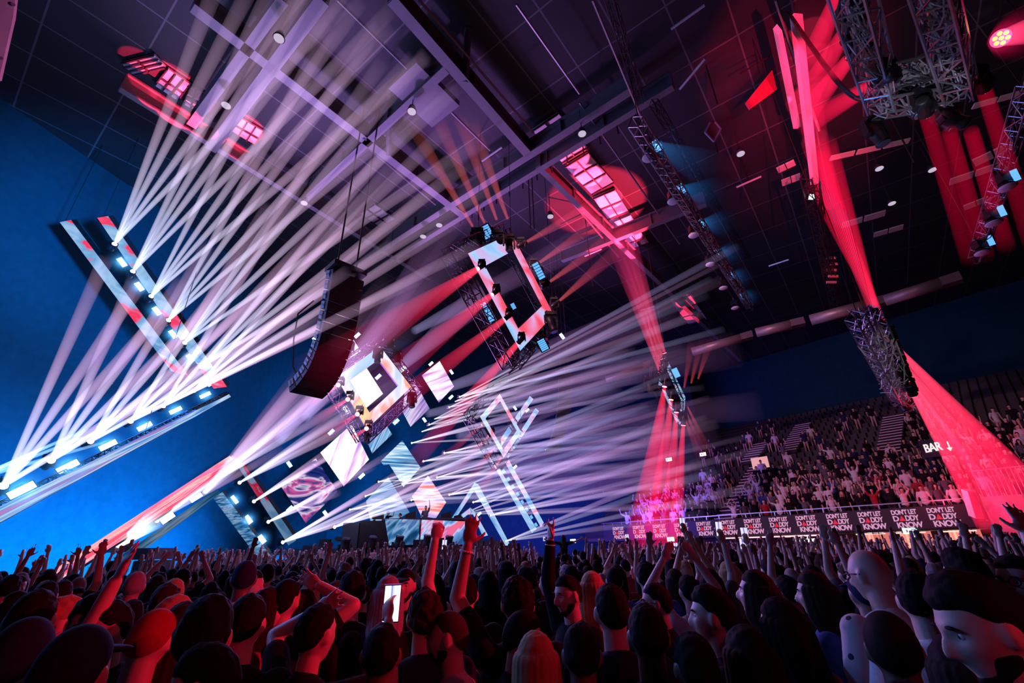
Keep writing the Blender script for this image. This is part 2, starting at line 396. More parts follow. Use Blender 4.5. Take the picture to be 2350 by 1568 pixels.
def fixture_meshes(kind):
    if kind in _fx: return _fx[kind]
    base = MB().box((0, 0, -.07), (.40, .32, .13)); base.tube((-.12, 0, 0), (-.12, 0, .1), .025); base.tube((.12, 0, 0), (.12, 0, .1), .025)
    yoke = MB()
    for s in (-1, 1): yoke.box((s * .21, 0, -.33), (.06, .16, .42)); yoke.tube((s * .18, 0, -.42), (s * .25, 0, -.42), .09, n=12)
    yoke.box((0, 0, -.16), (.46, .18, .06))
    head = MB()                       # along -Z from its pivot
    prof = [(.26, .10), (.24, .135), (.10, .16), (-.06, .165), (-.10, .15), (-.26, .155), (-.32, .17), (-.34, .16)]
    n = 16; vs = [(r * math.cos(2 * PI * i / n), r * math.sin(2 * PI * i / n) * .92, z) for z, r in prof for i in range(n)]
    fs = [(j * n + i, (j + 1) * n + i, (j + 1) * n + (i + 1) % n, j * n + (i + 1) % n) for j in range(len(prof) - 1) for i in range(n)]
    fs += [tuple(range(n)), tuple(range((len(prof) - 1) * n, len(prof) * n))[::-1]]
    head.add(vs, fs)
    for k in range(4): head.box((0, .145, .16 - k * .045), (.2, .04, .014))
    lens = MB().tube((0, 0, -.345), (0, 0, -.365), .13, n=20)
    _fx[kind] = [x.mesh(nn, m, sm) for x, nn, m, sm in ((base, 'base', BLK, False), (yoke, 'yoke', BLK, False), (head, 'head', BLK, True), (lens, 'lens', LENSOFF, False))]
    return _fx[kind]
LENSW, LENSR, LENSB = glow('lens_white', (.85, .92, 1), 22), glow('lens_red', (1, .10, .16), 12), glow('lens_blue', (.3, .75, 1), 6)
def mover(pos, aim, label, group=None, s=1.0, lens=None, up=Vector((0, 0, 1)), name='moving_head_light'):
    """a moving head lamp whose lens centre is close to pos"""
    pos = Vector(pos); aim = Vector(aim)
    zq = up.to_track_quat('Z', 'Y')
    base, yoke, head, ln = fixture_meshes(0)
    d = aim.normalized()
    root = thing(name, pos - d * .36 * s + up.normalized() * .42 * s, label, 'stage light', group)
    root.rotation_mode = 'QUATERNION'; root.rotation_quaternion = zq; root.scale = (s, s, s)
    def ch(me, loc=(0, 0, 0), rot=None, mat=None, par=None):
        o = bpy.data.objects.new(me.name.split('.')[0], me); COL.objects.link(o); o.parent = par or root; o.location = loc
        if rot is not None: o.rotation_mode = 'QUATERNION'; o.rotation_quaternion = rot
        if mat: o.material_slots[0].link = 'OBJECT'; o.material_slots[0].material = mat
        return o
    ch(base); ch(yoke)
    h = ch(head, (0, 0, -.42), zq.inverted() @ d.to_track_quat('-Z', 'Y'))
    ch(ln, par=h, mat=lens or LENSOFF)
    return root
def strobe(p, ax, sz, label, group, mat, nrm=None, cells=0):
    """rectangular strobe lamp: dark housing, bright face turned along nrm"""
    p = Vector(p); nrm = (nrm or (CAM - p)).normalized(); x = (ax - nrm * ax.dot(nrm)).normalized(); y = nrm.cross(x)
    o = thing('strobe_light', p - nrm * .15, label, 'stage light', group)
    MB().box(p - nrm * .10, (sz[0] * 1.12, sz[1] * 1.2, .18), (x, y, nrm)).build('housing', BLK, o)
    MB().box(p - nrm * .2, (sz[0] * .3, sz[1] * 1.5, .05), (x, y, nrm)).build('bracket', DARKSTEEL, o)
    f = MB()
    if cells:
        for k in range(cells): f.box(p + x * sz[0] * ((k + .5) / cells - .5), (sz[0] / cells * .8, sz[1] * .9, .02), (x, y, nrm))
    else: f.box(p, (sz[0], sz[1], .03), (x, y, nrm))
    f.build('light_face', mat, o)
    return o
STROBEW = glow('strobe_white', (.80, .92, 1), 4); STROBEB = glow('strobe_blue', (.10, .34, .80), 1.6)

# ------------------------------------------------------------------ beams: lamp-lit haze imitated by cones of self-emitting volume
def beam_glow_mat(name, c0, c1, B, r0, slope, L, g, h, zc):
    m = bpy.data.materials.new(name); m.use_nodes = True; nt = m.node_tree; nt.nodes.clear(); K = nt.links.new
    def mth(op, a, b=None):
        n = nt.nodes.new('ShaderNodeMath'); n.operation = op
        for i, x in enumerate((a, b)):
            if x is None: continue
            if isinstance(x, (int, float)): n.inputs[i].default_value = x
            else: K(x, n.inputs[i])
        return n.outputs[0]
    tc = nt.nodes.new('ShaderNodeTexCoord'); sp = nt.nodes.new('ShaderNodeSeparateXYZ'); K(tc.outputs['Object'], sp.inputs[0])
    z = mth('MULTIPLY', sp.outputs[2], -1.0)
    r = mth('ADD', mth('MULTIPLY', z, slope), r0)
    e = mth('MULTIPLY', mth('POWER', r, -(1 + g)), .5 * B * r0 ** g)
    f = mth('POWER', mth('MAXIMUM', mth('SUBTRACT', 1.0, mth('DIVIDE', z, L)), 0.0), h)
    mix = nt.nodes.new('ShaderNodeMixRGB'); mix.inputs[1].default_value = (*c0, 1); mix.inputs[2].default_value = (*c1, 1)
    mix.use_clamp = True
    K(mth('MINIMUM', mth('DIVIDE', z, zc), 1.0), mix.inputs[0])
    em = nt.nodes.new('ShaderNodeEmission'); K(mix.outputs[0], em.inputs[0]); K(mth('MULTIPLY', e, f), em.inputs[1])
    o = nt.nodes.new('ShaderNodeOutputMaterial'); K(em.outputs[0], o.inputs['Volume'])
    m.cycles.emission_sampling = 'NONE'
    return m
NB = [0]
def beam(p, q, r0, r1, c0, c1, B, label, group, g=.5, h=.8, zc=None, n=14):
    p, q = Vector(p), Vector(q); L = (q - p).length; d = (q - p) / L; K = max(3, int(L / 3)); vs = []; fs = []
    for k in range(K + 1):
        z = L * k / K; r = r0 + (r1 - r0) * k / K
        vs += [(r * math.cos(2 * PI * i / n), r * math.sin(2 * PI * i / n), -z) for i in range(n)]
        if k: fs += [((k - 1) * n + i, k * n + i, k * n + (i + 1) % n, (k - 1) * n + (i + 1) % n) for i in range(n)]
    fs += [tuple(range(n)), tuple(range(K * n, K * n + n))[::-1]]
    me = bpy.data.meshes.new('emissive_shaft'); me.from_pydata(vs, [], fs)
    me.materials.append(beam_glow_mat('beam_glow', c0, c1, B, r0, (r1 - r0) / L, L, g, h, zc or L * .6))
    o = bpy.data.objects.new('emissive_shaft', me); COL.objects.link(o); o.location = p
    o.rotation_mode = 'QUATERNION'; o.rotation_quaternion = d.to_track_quat('-Z', 'Y')
    tag(o, label, 'light beam', group); NB[0] += 1
    o.visible_shadow = False           # light casts no shadow
    return o

# ------------------------------------------------------------------ left light blades (LED strips, strobes, lamps)
def lerp3(a, b, t): return Vector(a).lerp(Vector(b), t)
LEDBLADE = led('led_blade', [(.26, (.55, .72, .95)), (.36, (.22, .45, .72)), (.46, (.50, .70, .92)), (.55, (.30, .55, .82)), (.585, (1, .12, .25)), (.64, (1, .22, .35)), (.68, (.6, .6, .95))], (.5, .62), .95, .5, .5, 9.3)
LEDICE = led('led_ice', ICE, (.3, 2.6), .85, .25, .8, 7.0)
LEDRED = led('led_red', REDWHITE, (.12, 3.0), 1.3, 0, .6, 11.0)
def bladethings():
    g = thing('chevron_screen', at(420, 870, 23), 'blue and red LED strip of the big chevron, outermost arm at upper left', 'LED screen')
    screen('led_strip', [at(137, 510, 20), at(163, 505, 20), at(432, 862, 23), at(393, 852, 23)], LEDBLADE, .3, g)
    P, Q = at(150, 507, 20.3), at(412, 858, 23.3); truss_mb(MB(), P + FWD * .35, Q + FWD * .35, .3, r=.02).build('support_truss', BLK, g)
    g = thing('chevron_screen', at(450, 840, 22.6), 'second blue and red LED strip of the big chevron, set with fans of white beams', 'LED screen')
    screen('led_strip', [at(223, 500, 19.6), at(248, 496, 19.6), at(521, 888, 22.8), at(490, 892, 22.8)], LEDBLADE, .3, g)
    truss_mb(MB(), at(236, 498, 20.2), at(505, 888, 23.4), .3, r=.02).build('support_truss', BLK, g)
    g = thing('chevron_screen', at(300, 1010, 16), 'wide pale blue LED strip of the big chevron running out to the left edge', 'LED screen')
    screen('led_strip', [at(-60, 1192, 9.2), at(526, 905, 22.8), at(530, 911, 22.8), at(-60, 1232, 9.2)], led('led_long', [(.3, (.06, .28, .6)), (.42, (.25, .5, .85)), (.5, (.7, .85, 1)), (.56, (.35, .45, .85)), (.66, (1, .25, .35))], (.10, 5), .9, 0, .5, 1.2), .3, g)
    truss_mb(MB(), at(-60, 1200, 9.8), at(526, 905, 23.4), .25, r=.02).build('support_truss', BLK, g)
    g = thing('chevron_screen', at(320, 1180, 18), 'bright red and pink LED strip of the lower chevron, rising from the crowd', 'LED screen')
    screen('led_strip', [at(91, 1328, 13.5), at(527, 1046, 25.6), at(553, 1067, 25.6), at(127, 1338, 13.5)], LEDRED, .25, g)
    truss_mb(MB(), at(109, 1334, 14), at(545, 1056, 26.3), .25, r=.02).build('support_truss', BLK, g)
    g = thing('chevron_screen', at(600, 1170, 26), 'short streaky LED strip of the lower chevron between lamp fans', 'LED screen')
    screen('led_strip', [at(529, 1044, 25.5), at(556, 1060, 25.5), at(680, 1240, 26.5), at(662, 1252, 26.5)], led('led_dim', ICERED, (.5, .9), .45, .4, 1, 7.5), .25, g)
    g = thing('chevron_screen', at(560, 1210, 25), 'pale LED strip of the lower chevron with three bright strobes beside it', 'LED screen')
    screen('led_strip', [at(488, 1142, 24.5), at(510, 1129, 24.5), at(622, 1277, 25.5), at(598, 1290, 25.5)], led('led_dim2', ICE, (.8, 3), .6, .4, 2, 9), .25, g)
    g = thing('chevron_screen', at(380, 1210, 19), 'dim blue LED strip running under the glaring blinder', 'LED screen')
    screen('led_strip', [at(215, 1318, 15.5), at(498, 1122, 24.2), at(506, 1132, 24.2), at(240, 1330, 15.5)], led('led_faint', ICE, (.15, 5), .35, 0, .5, 4), .2, g)
    # strobes
    a1 = at(432, 860, 23) - at(150, 507, 20); a2 = at(528, 906, 22.8) - at(-60, 1210, 9.2)
    gs = 'white strobes between the two upper LED strips'
    for i, (x, y) in enumerate([(280, 602), (320, 658), (360, 714), (397, 767), (437, 822), (478, 878)]):
        t = 20.5 + i * .45; strobe(at(x, y, t), a1, (.40, .20), ['topmost', 'second', 'third', 'fourth', 'fifth', 'lowest'][i] + ' white strobe between the two slanting upper LED strips', gs, STROBEW)
    for i, (x, y, t) in enumerate([(471, 907, 22.3), (403, 942, 20), (332, 979, 17.3), (248, 1022, 15), (156, 1071, 12.6), (50, 1125, 10.6)]):
        strobe(at(x, y, t), a2, (.46, .17), ['smallest white strobe at the tip of the big chevron', 'second white strobe above the long pale strip, near the tip', 'third white strobe above the long pale strip', 'fourth white strobe above the long pale strip', 'fifth white strobe above the long pale strip', 'largest white strobe above the long strip by the left edge'][i], 'white strobes above the long LED strip', STROBEW)
    for i, (x, y, s) in enumerate([(537, 1148, 1), (570, 1193, 1), (601, 1238, 1)]):
        strobe(at(x, y, 25.2), at(622, 1277, 25) - at(510, 1129, 25), (.48, .24), ['top', 'middle', 'bottom'][i] + ' white strobe between the two short strips of the lower chevron', 'white strobes of the lower chevron', STROBEW)
    for i, (x, y, t) in enumerate([(385, 1190, 19.5), (450, 1142, 22)]):
        strobe(at(x, y, t), at(539, 1060, 25) - at(91, 1335, 13.5), (.5, .22), ['white strobe under the red LED strip', 'white strobe amid beams near the top of the lower chevron'][i], None, STROBEW)
    # the blinder, its flare imitated by an emissive cone
    o = thing('blinder_light', at(272, 1250, 17.5), 'glaring warm white blinder under the red LED strip', 'stage light')
    MB().box(at(272, 1252, 17.7), (.7, .3, .5)).build('housing', BLK, o)
    for k in range(4): MB().tube(at(268 + k * 5, 1250 - k * 3, 17.5), at(268 + k * 5, 1250 - k * 3, 17.42), .09, n=14).build('lamp_cell', glow('blinder', (1, .95, .85), 30), o)
    beam(at(272, 1252, 17.4), at(372, 1180, 15.5), .10, .42, (1, .96, .85), (.6, .8, 1), 3.2, 'glaring warm flare of light in front of the blinder', None, g=.3, h=1.3)
    # strobe halos put in as short wide cones of emission
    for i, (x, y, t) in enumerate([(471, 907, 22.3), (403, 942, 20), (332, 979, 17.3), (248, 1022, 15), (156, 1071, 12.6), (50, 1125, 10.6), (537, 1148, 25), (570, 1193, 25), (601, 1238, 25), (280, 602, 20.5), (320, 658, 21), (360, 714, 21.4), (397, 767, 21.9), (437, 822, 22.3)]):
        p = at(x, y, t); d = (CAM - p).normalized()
        beam(p + d * .05, p + d * 1.6, .16, .70, (.10, .55, 1), (.05, .35, 1), 1.1, 'soft blue emissive halo in front of a white strobe', 'emissive blue halos in front of the strobes', g=.4, h=1.5)
bladethings()

WH0, WH1 = (.64, .74, 1.0), (.60, .36, .60)
def fan(origin, t0, ends, t1, w, label, B=1.0, c0=WH0, c1=WH1, r0=.05, gain=.5, h=.6, lens=LENSW, s=.7, group=None, zc=None, fix='white moving head lamp at the foot of a fan of beams', fixture=True):
    p = at(*origin, t0); ctr = Vector()
    for i, e in enumerate(ends):
        te = e[2] if len(e) > 2 else t1
        q = at(e[0], e[1], te); L = (q - p).length
        r1 = w * te / FPX / 2 if len(e) < 4 else e[3] * te / FPX / 2
        lb = label + (', ' + ['leftmost', 'second', 'third', 'fourth', 'fifth', 'sixth'][sorted(range(len(ends)), key=lambda k: ends[k][0]).index(i)] + ' of %s' % ['', 'one', 'two', 'three', 'four', 'five', 'six'][len(ends)])
        beam(p, q, r0, max(r1, r0), c0, c1, B, lb, group or label, g=gain, h=h, zc=zc)
        ctr += (q - p).normalized()
    if fixture: mover(p, ctr, fix, 'lamps at the feet of the beam fans', s, lens)
def beams_left():
    U = [((263, 560), 19.8, [(500, -40), (582, -40), (720, -60), (800, 0)], 15),
         ((305, 623), 20.3, [(640, -60), (720, -60), (790, -20), (900, 20)], 15),
         ((347, 680), 20.8, [(740, -80), (830, 0), (900, 60), (980, 130)], 15),
         ((387, 735), 21.2, [(870, 60), (950, 130), (1010, 210), (760, 60)], 15.5),
         ((424, 787), 21.7, [(980, 120), (1050, 200), (880, 140), (1090, 330)], 16),
         ((462, 843), 22.2, [(1020, 300), (1080, 370), (960, 260), (1120, 430)], 16),
         ((445, 897), 22, [(900, 380), (1000, 430), (1060, 500), (1100, 560)], 16),
         ((375, 932), 20, [(700, 400), (820, 440), (900, 560), (960, 640)], 15),
         ((300, 967), 18, [(620, 470), (720, 540), (800, 620), (860, 690)], 13.5),
         ((208, 1013), 15.5, [(480, 560), (560, 600), (640, 640), (740, 720)], 12),
         ((118, 1057), 13, [(310, 640), (420, 640), (500, 690), (600, 760)], 10.5),
         ((8, 1115), 11, [(245, 590), (330, 640), (400, 690), (520, 800)], 9.2)]
    nm_ = ['topmost', 'second', 'third', 'fourth', 'fifth', 'sixth', 'seventh']
    for i, (o, t0, ends, t1) in enumerate(U):
        up = i < 6
        lab = 'pale beam fanning up from the %s lamp on the upper LED strip' % nm_[i] if up else 'pale beam from %s lamp above the long strip, from its tip' % nm_[i - 6]
        fan(o, t0, ends, t1, 34 if up else 30, lab, B=.80 if up else .92, r0=.055, gain=.36, h=.55,
            fix=('%s lit moving head lamp on the edge of the upper LED strip' % nm_[i]) if up else ('%s lit moving head lamp above the long strip, from its tip' % nm_[i - 6]))
    fan((-60, 1100), 10, [(230, 990, 16), (260, 1010, 16), (120, 1020, 13), (200, 985, 16)], 16, 6, 'thin blue laser line above the strobes at the left edge', B=.5, c0=(.3, .7, 1), c1=(.3, .6, 1), fixture=False)
    # lower chevron lamps
    Lw = [((360, 1195), 19.5, [(640, 1005), (680, 960), (740, 930), (650, 1030)], 18, 22),
          ((495, 1103), 23.5, [(740, 900), (820, 820), (880, 790), (900, 860)], 18, 36),
          ((550, 1108), 25.3, [(800, 960), (860, 900), (940, 860), (900, 930)], 19, 34),
          ((583, 1151), 25.6, [(760, 1030), (800, 1020), (840, 1000), (720, 1070)], 22, 16),
          ((616, 1198), 26, [(800, 1100), (860, 1070), (900, 1040), (780, 1130)], 22, 18),
          ((649, 1245), 26.5, [(960, 1060), (880, 1110), (1050, 1060), (1000, 1110), (940, 1150)], 22, 20),
          ((768, 1210), 28, [(1000, 1090), (1100, 1040), (1200, 1050), (1150, 1100)], 22, 16)]
    for i, (o, t0, ends, t1, w) in enumerate(Lw):
        fan(o, t0, ends, t1, w, 'pale beam of the %s stage fan, counted from red strip' % nm_[i], B=.8 if i < 3 else 1.1, r0=.045, gain=.45, h=.7,
            fix='%s lit lamp of the stage fans, counted from red strip' % nm_[i])
    # broad soft shafts from the lower chevron to the diamond
    fan((470, 1130), 22.5, [(700, 860), (800, 760), (900, 640), (1000, 640), (960, 740)], 15, 56, 'broad soft mauve shaft rising from the lower chevron', B=.30, c0=(.6, .6, .95), c1=(.75, .35, .6), r0=.12, gain=.15, h=.8, fixture=False)
beams_left()

# ------------------------------------------------------------------ diamond frames (LED face, box truss, lamps)
def quadfit(c, t):
    r = [np.array(ray(*p)) for p in c]
    M = np.stack([r[0], -r[1], r[2], -r[3]], 1); d = np.linalg.svd(M)[2][-1]; d = d / d.mean() * t
    return [CAM + Vector(r[i] * d[i]) for i in range(4)]
def plane_of(P):
    n = (P[1] - P[0]).cross(P[2] - P[0]).normalized()
    if n.dot(CAM - P[0]) < 0: n = -n
    return n
def diamond(label, P, bw, mat, t_w, off=(0, 1, 2, 3), td=.5, outw=.35):
    """P four outer corners of the LED face; bw band width; truss behind and outside it"""
    g = thing('diamond_frame', sum(P, Vector()) / 4, label, 'LED frame'); n = plane_of(P); c = sum(P, Vector()) / 4
    inner = []
    for i in range(4):
        a = (P[(i + 1) % 4] - P[i]).normalized(); b = (P[i - 1] - P[i]).normalized(); s = a.cross(b).length
        inner.append(P[i] + (a + b) * (bw / max(.3, s)))
    x = (P[1] - P[0]).normalized(); z = n; y = z.cross(x); M = Matrix((x, y, z)).transposed(); Mi = M.transposed()
    vs = [Mi @ (v - c) for v in P + inner]; vs += [v - Vector((0, 0, .18)) for v in vs]
    fs = []
    for i in range(4):
        j = (i + 1) % 4; fs += [(i, j, j + 4, i + 4), (i + 8, i + 12, j + 12, j + 8), (i, i + 8, j + 8, j), (i + 4, j + 4, j + 12, i + 12)]
    me = bpy.data.meshes.new('led_face'); me.from_pydata(vs, [], fs); me.materials.append(mat); me.materials.append(BLK)
    for p in me.polygons: p.material_index = 0 if p.index % 4 == 0 else 1
    o = bpy.data.objects.new('led_face', me); COL.objects.link(o); o.matrix_world = Matrix.Translation(c) @ M.to_4x4(); o.parent = g; o.matrix_parent_inverse = Matrix.Translation(-g.location)
    for k, i in enumerate(off):
        a, b = P[i], P[(i + 1) % 4]; out = (a + b) / 2 - c; e = (b - a).normalized(); out = (out - e * out.dot(e)).normalized()
        tb = MB(); o1 = out * outw - n * td
        truss_mb(tb, a + o1 - e * .3, b + o1 + e * .3, t_w, n, r=.03)
        cablemess(tb, a + o1, b + o1, t_w, 22, i + 3)
        tb.build('box_truss', pbr('truss_dark', (.10, .10, .12), .35, .8), g)
    return g, P, n, c
def px(points, P, n, dz=0): return [on_plane(x, y, P[0] + n * dz, n) for x, y in points]
def wires(pts, parent=None, label='thin steel wire hanging a rig from the roof'):
    for p in pts:
        p = Vector(p); q = Vector((p.x, p.y, ZR)); o = MB().tube(p, q, .014, n=5).build('suspension_wire', CABLE)
        tag(o, label, 'wire', 'suspension wires')
def rigwires():
    wires([at(1098, 560, 19.5), at(1172, 530, 20), at(1270, 720, 20)], None, 'thin steel wire holding the large diamond from the roof')
    wires([at(785, 850, 22.3), at(872, 795, 23.8)], None, 'thin steel wire holding the smaller diamond from the roof')
    wires([at(1147, 904, 27.4), at(1196, 985, 27.2)], None, 'thin steel wire holding the slim diamond from the roof')
    wires([at(1502, 826, 24.4), at(1530, 825, 24.4)], None, 'thin steel wire holding the edge-on diamond from the roof')
    wires([at(150, 507, 20.6), at(402, 850, 23.5), at(236, 498, 20.2), at(505, 880, 23.4), at(330, 1000, 17)], None, 'thin steel wire holding the big chevron from the roof')
    wires([at(1297, 868, 27), at(1470, 300, 14), at(1600, 505, 20), at(1715, 690, 27.5), at(1975, 740, 13), at(2060, 905, 15.3), at(1960, 0, 7.6), at(2170, 0, 7.6), at(2355, 210, 11.2), at(2250, 570, 14.8), at(803, 767, 30), at(982, 835, 31), at(1030, 860, 31)], None, 'thin steel wire holding a truss or screen from the roof')
def diamonds():
    rl = 'red lamps along the left truss of the large diamond'
    # 1 the large one
    P = quadfit([(1073.8, 581.8), (1174.5, 536), (1270.6, 722.4), (1193.8, 805.5)], 19)
    g, P, n, c = diamond('large hanging diamond frame with pale blue and red LED face', P, .70, led('led_diamond', [(.3, (.9, .10, .22)), (.40, (1, .22, .32)), (.47, (.85, .55, .85)), (.54, (.55, .75, 1)), (.62, (.35, .6, .9)), (.70, (.9, .8, 1))], (.22, .5), 1.0, .9, .6, 2.2), .5)
    L = px([(1097, 617), (1130, 676), (1158, 733), (1189, 788)], P, n, .25)
    T = [(640, 885), (840, 940), (830, 1010), (980, 1040)]
    w = [120, 90, 70, 50]
    for i, p in enumerate(L):
        q = at(*[(690, 880), (815, 925), (835, 985), (930, 1080)][i], [12, 14, 17, 21][i])
        beam(p, q, .11, w[i] * [12, 14, 17, 21][i] / FPX / 2, (1, .05, .12), (.85, .01, .08), .95, 'strong red beam from the %s red lamp on the left truss of the large diamond' % ['top', 'second', 'third', 'lowest'][i], 'red beams of the large diamond', g=.55, h=1.0)
        mover(p, q - p, '%s red moving head lamp on the left truss of the large diamond' % ['top', 'second', 'third', 'lowest'][i], rl, .62, LENSR)
    for (x, y, t), tg, lb in [((1036, 610, 18.6), (.1, 0, -1), 'dark moving head lamp hanging left of the large diamond'), ((1169, 580, 19.5), (.1, -.2, -1), 'dark moving head lamp hanging inside the large diamond'),
                           ((1176, 838, 19), (.1, -.1, -1), 'dark moving head lamp at the bottom corner of the large diamond'), ((1272, 762, 20), (.3, 0, -1), 'dark moving head lamp below the right corner of the large diamond'),
                           ((1096, 532, 19), (0, 0, 1), 'dark moving head lamp standing on top of the large diamond'), ((1226, 804, 20), (.6, .1, -.5), 'dark moving head lamp on the lower right truss of the large diamond'),
                           ((1160, 548, 19.5), (.8, .3, .6), 'dark moving head lamp on the top truss of the large diamond'), ((1250, 782, 20), (.5, -.3, -.8), 'dark moving head lamp between two strobes under the large diamond')]:
        mover(at(x, y, t), Vector(tg), lb, None, 1.25)
    hot = on_plane_roof = at_z(1400, 545, ZC)
    for i, ((x, y), e) in enumerate(zip([(1207, 556), (1236, 604), (1260, 648), (1282, 692)], [(1400, 450), (1420, 480), (1440, 520), (1440, 556)])):
        p = at(x, y, 19.8); q = at(*e, 22)
        beam(p, q, .06, .45, (.9, .12, .14), (.7, .05, .16), .42, 'dull red beam from the %s lamp of the right truss of the large diamond' % ['top', 'second', 'third', 'lowest'][i], 'dull red beams right of the large diamond', g=.35, h=.7)
        mover(p, q - p, '%s dark lamp on the right truss of the large diamond, with a dull red beam' % ['top', 'second', 'third', 'lowest'][i], None, .8, LENSOFF)
    for i, ((x, y), e) in enumerate(zip([(1085, 520), (1112, 512), (1140, 505), (1165, 503)], [(935, 270), (990, 240), (1040, 230), (1075, 260)])):
        beam(at(x, y, 20), at(*e, 22), .06, .40, (.8, .10, .10), (.75, .12, .08), .40, 'faint orange red beam rising from the top of the large diamond to the roof', 'faint beams above the large diamond', g=.2, h=1.0)
    for x, y, s, lb in [(1117, 532, (.55, .42), 'blue cell strobe on top of the large diamond'), (1236, 622, (.75, .3), 'blue cell strobe on the right truss of the large diamond'), (1121, 717, (.95, .34), 'blue cell strobe on the left truss of the large diamond'), (1246, 792, (.5, .35), 'blue cell strobe under the lower right truss of the large diamond'), (1178, 703, (.35, .25), 'small white strobe seen through the large diamond')]:
        strobe(at(x, y, 19.3 if x < 1178 or x > 1180 else 26), P[3] - P[0], s, lb, None, STROBEB, None, 6)
    # 2 left lower diamond
    P = [at(771, 866, 22), at(872, 795, 23.6), at(944, 888, 23.6), at(842, 985, 22)]
    g, P, n, c = diamond('smaller hanging diamond frame in front of the bright stage screens, lower edge glowing orange white', P, .50, led('led_diamond2', [(.32, (.45, .70, .95)), (.45, (.75, .82, 1)), (.52, (1, .9, 1)), (.58, (1, .5, .45)), (.66, (1, .75, .45))], (.3, .7), 1.1, -.6, .6, 6.2), .45)
    for i, (x, y) in enumerate([(776, 884), (798, 917), (820, 951), (841, 984)]):
        p = at(x, y, 21.7); q = at(x - 95, y + 62, 17)
        beam(p, q, .05, .30, (1, .10, .2), (.8, .05, .2), .5, 'thin red beam from the left truss of the smaller diamond', 'thin red beams of the smaller diamond', g=.5, h=1.1)
        mover(p, q - p, '%s red lamp on the left truss of the smaller diamond' % ['top', 'second', 'third', 'lowest'][i], None, .8, LENSR)
    for x, y, lb in [(866, 832, 'dark moving head lamp hanging inside the smaller diamond'), (799, 815, 'dark moving head lamp on the top left corner of the smaller diamond'), (841, 1015, 'dark moving head lamp at the bottom corner of the smaller diamond'), (945, 935, 'dark moving head lamp at the lower right truss of the smaller diamond'), (896, 803, 'dark lamp at the top corner of the smaller diamond'), (912, 835, 'dark lamp on the right truss of the smaller diamond')]:
        mover(at(x, y, 22.5), Vector((.1, -.2, -1)), lb, None, 1.0)
    # 3 centre diamond
    P = quadfit([(1101.6, 957), (1147, 904), (1196, 992), (1156, 1051)], 27)
    g, P, n, c = diamond('slim hanging diamond frame right of the stage screens', P, .34, led('led_diamond3', [(.32, (.35, .6, .95)), (.45, (.6, .8, 1)), (.55, (.85, .65, .95)), (.62, (1, .35, .4))], (.4, .9), .95, -.9, .6, 8.2), .4)
    for i, (x, y) in enumerate([(1108, 975), (1123, 1000), (1138, 1024), (1152, 1048)]):
        p = at(x, y, 26.4); q = at(x - 130 + i * 20, y + 110, 22)
        beam(p, q, .05, .34, (1, .12, .12), (.8, .06, .15), .34, 'thin orange red beam from the left truss of the slim diamond', 'thin red beams of the slim diamond', g=.4, h=1.0)
        mover(p, q - p, '%s red lamp on the left truss of the slim diamond' % ['top', 'second', 'third', 'lowest'][i], None, .8, LENSR)
    mover(at(1085, 968, 26.4), Vector((-.3, -.2, -1)), 'dark lamp left of the slim diamond', None, 1)
    # 4 edge-on diamond
    g = thing('diamond_frame', at(1540, 900, 24), 'diamond frame seen nearly edge-on above the red beams, blue striped LED face', 'LED frame')
    m4 = led('led_diamond4', [(.35, (.03, .12, .2)), (.46, (.12, .35, .5)), (.5, (.5, .8, .95)), (.58, (.6, .45, .8))], (.3, 9), .8, .2, .2, 3)
    pl = [[(1521, 829), (1532, 827), (1573, 912), (1563, 919)], [(1563, 919), (1573, 912), (1568, 972), (1557, 975)], [(1516, 848), (1523, 852), (1520, 886), (1511, 884)], [(1519, 893), (1527, 897), (1560, 968), (1552, 970)]]
    for k, q in enumerate(pl):
        d0 = 24 + (.5 if k < 2 else 0); screen('led_strip', [at(x, y, d0) for x, y in q], m4, .15, g)
    tb = MB()
    for a, b in [((1502, 826), (1498, 880)), ((1498, 880), (1562, 1000)), ((1530, 850), (1560, 920)), ((1560, 920), (1556, 975)), ((1502, 826), (1525, 820))]:
        truss_mb(tb, at(*a, 24.4), at(*b, 24.4), .3, FWD)
    cablemess(tb, at(1500, 850, 24.2), at(1556, 990, 24.2), .35, 40, 4); tb.build('box_truss', DARKSTEEL, g)
    mover(at(1494, 900, 23.8), Vector((0, -.3, -1)), 'dark moving head lamp left of the edge-on diamond', None, 1.1)
    strobe(at(1551, 856, 24.2), at(1573, 912, 24) - at(1532, 827, 24), (.5, .3), 'small blue strobe at the right of the edge-on diamond', None, STROBEB)
    for i, (x, y, t, e, te, w) in enumerate([(1525, 888, 23.5, (1470, 1262), 21, 82), (1540, 918, 23.6, (1500, 1262), 21.5, 62), (1552, 947, 23.7, (1530, 1262), 22, 46), (1568, 977, 23.8, (1548, 1262), 22.5, 40)]):
        p = at(x, y, t); q = at(*e, te)
        beam(p, q, .09, w * te / FPX / 2, (1, .035, .10), (.95, .004, .055), .75, '%s strong red beam falling from the edge-on diamond onto the crowd' % ['leftmost', 'second', 'third', 'rightmost'][i], 'red beams under the edge-on diamond', g=.08, h=.25)
        mover(p, q - p, '%s red lamp under the edge-on diamond' % ['topmost', 'second', 'third', 'lowest'][i], None, .9, LENSR)
        lamp('SPOT', p + (q - p).normalized() * .2, q, RED, 1500, spot_size=.16, spot_blend=.5, shadow_soft_size=.08)
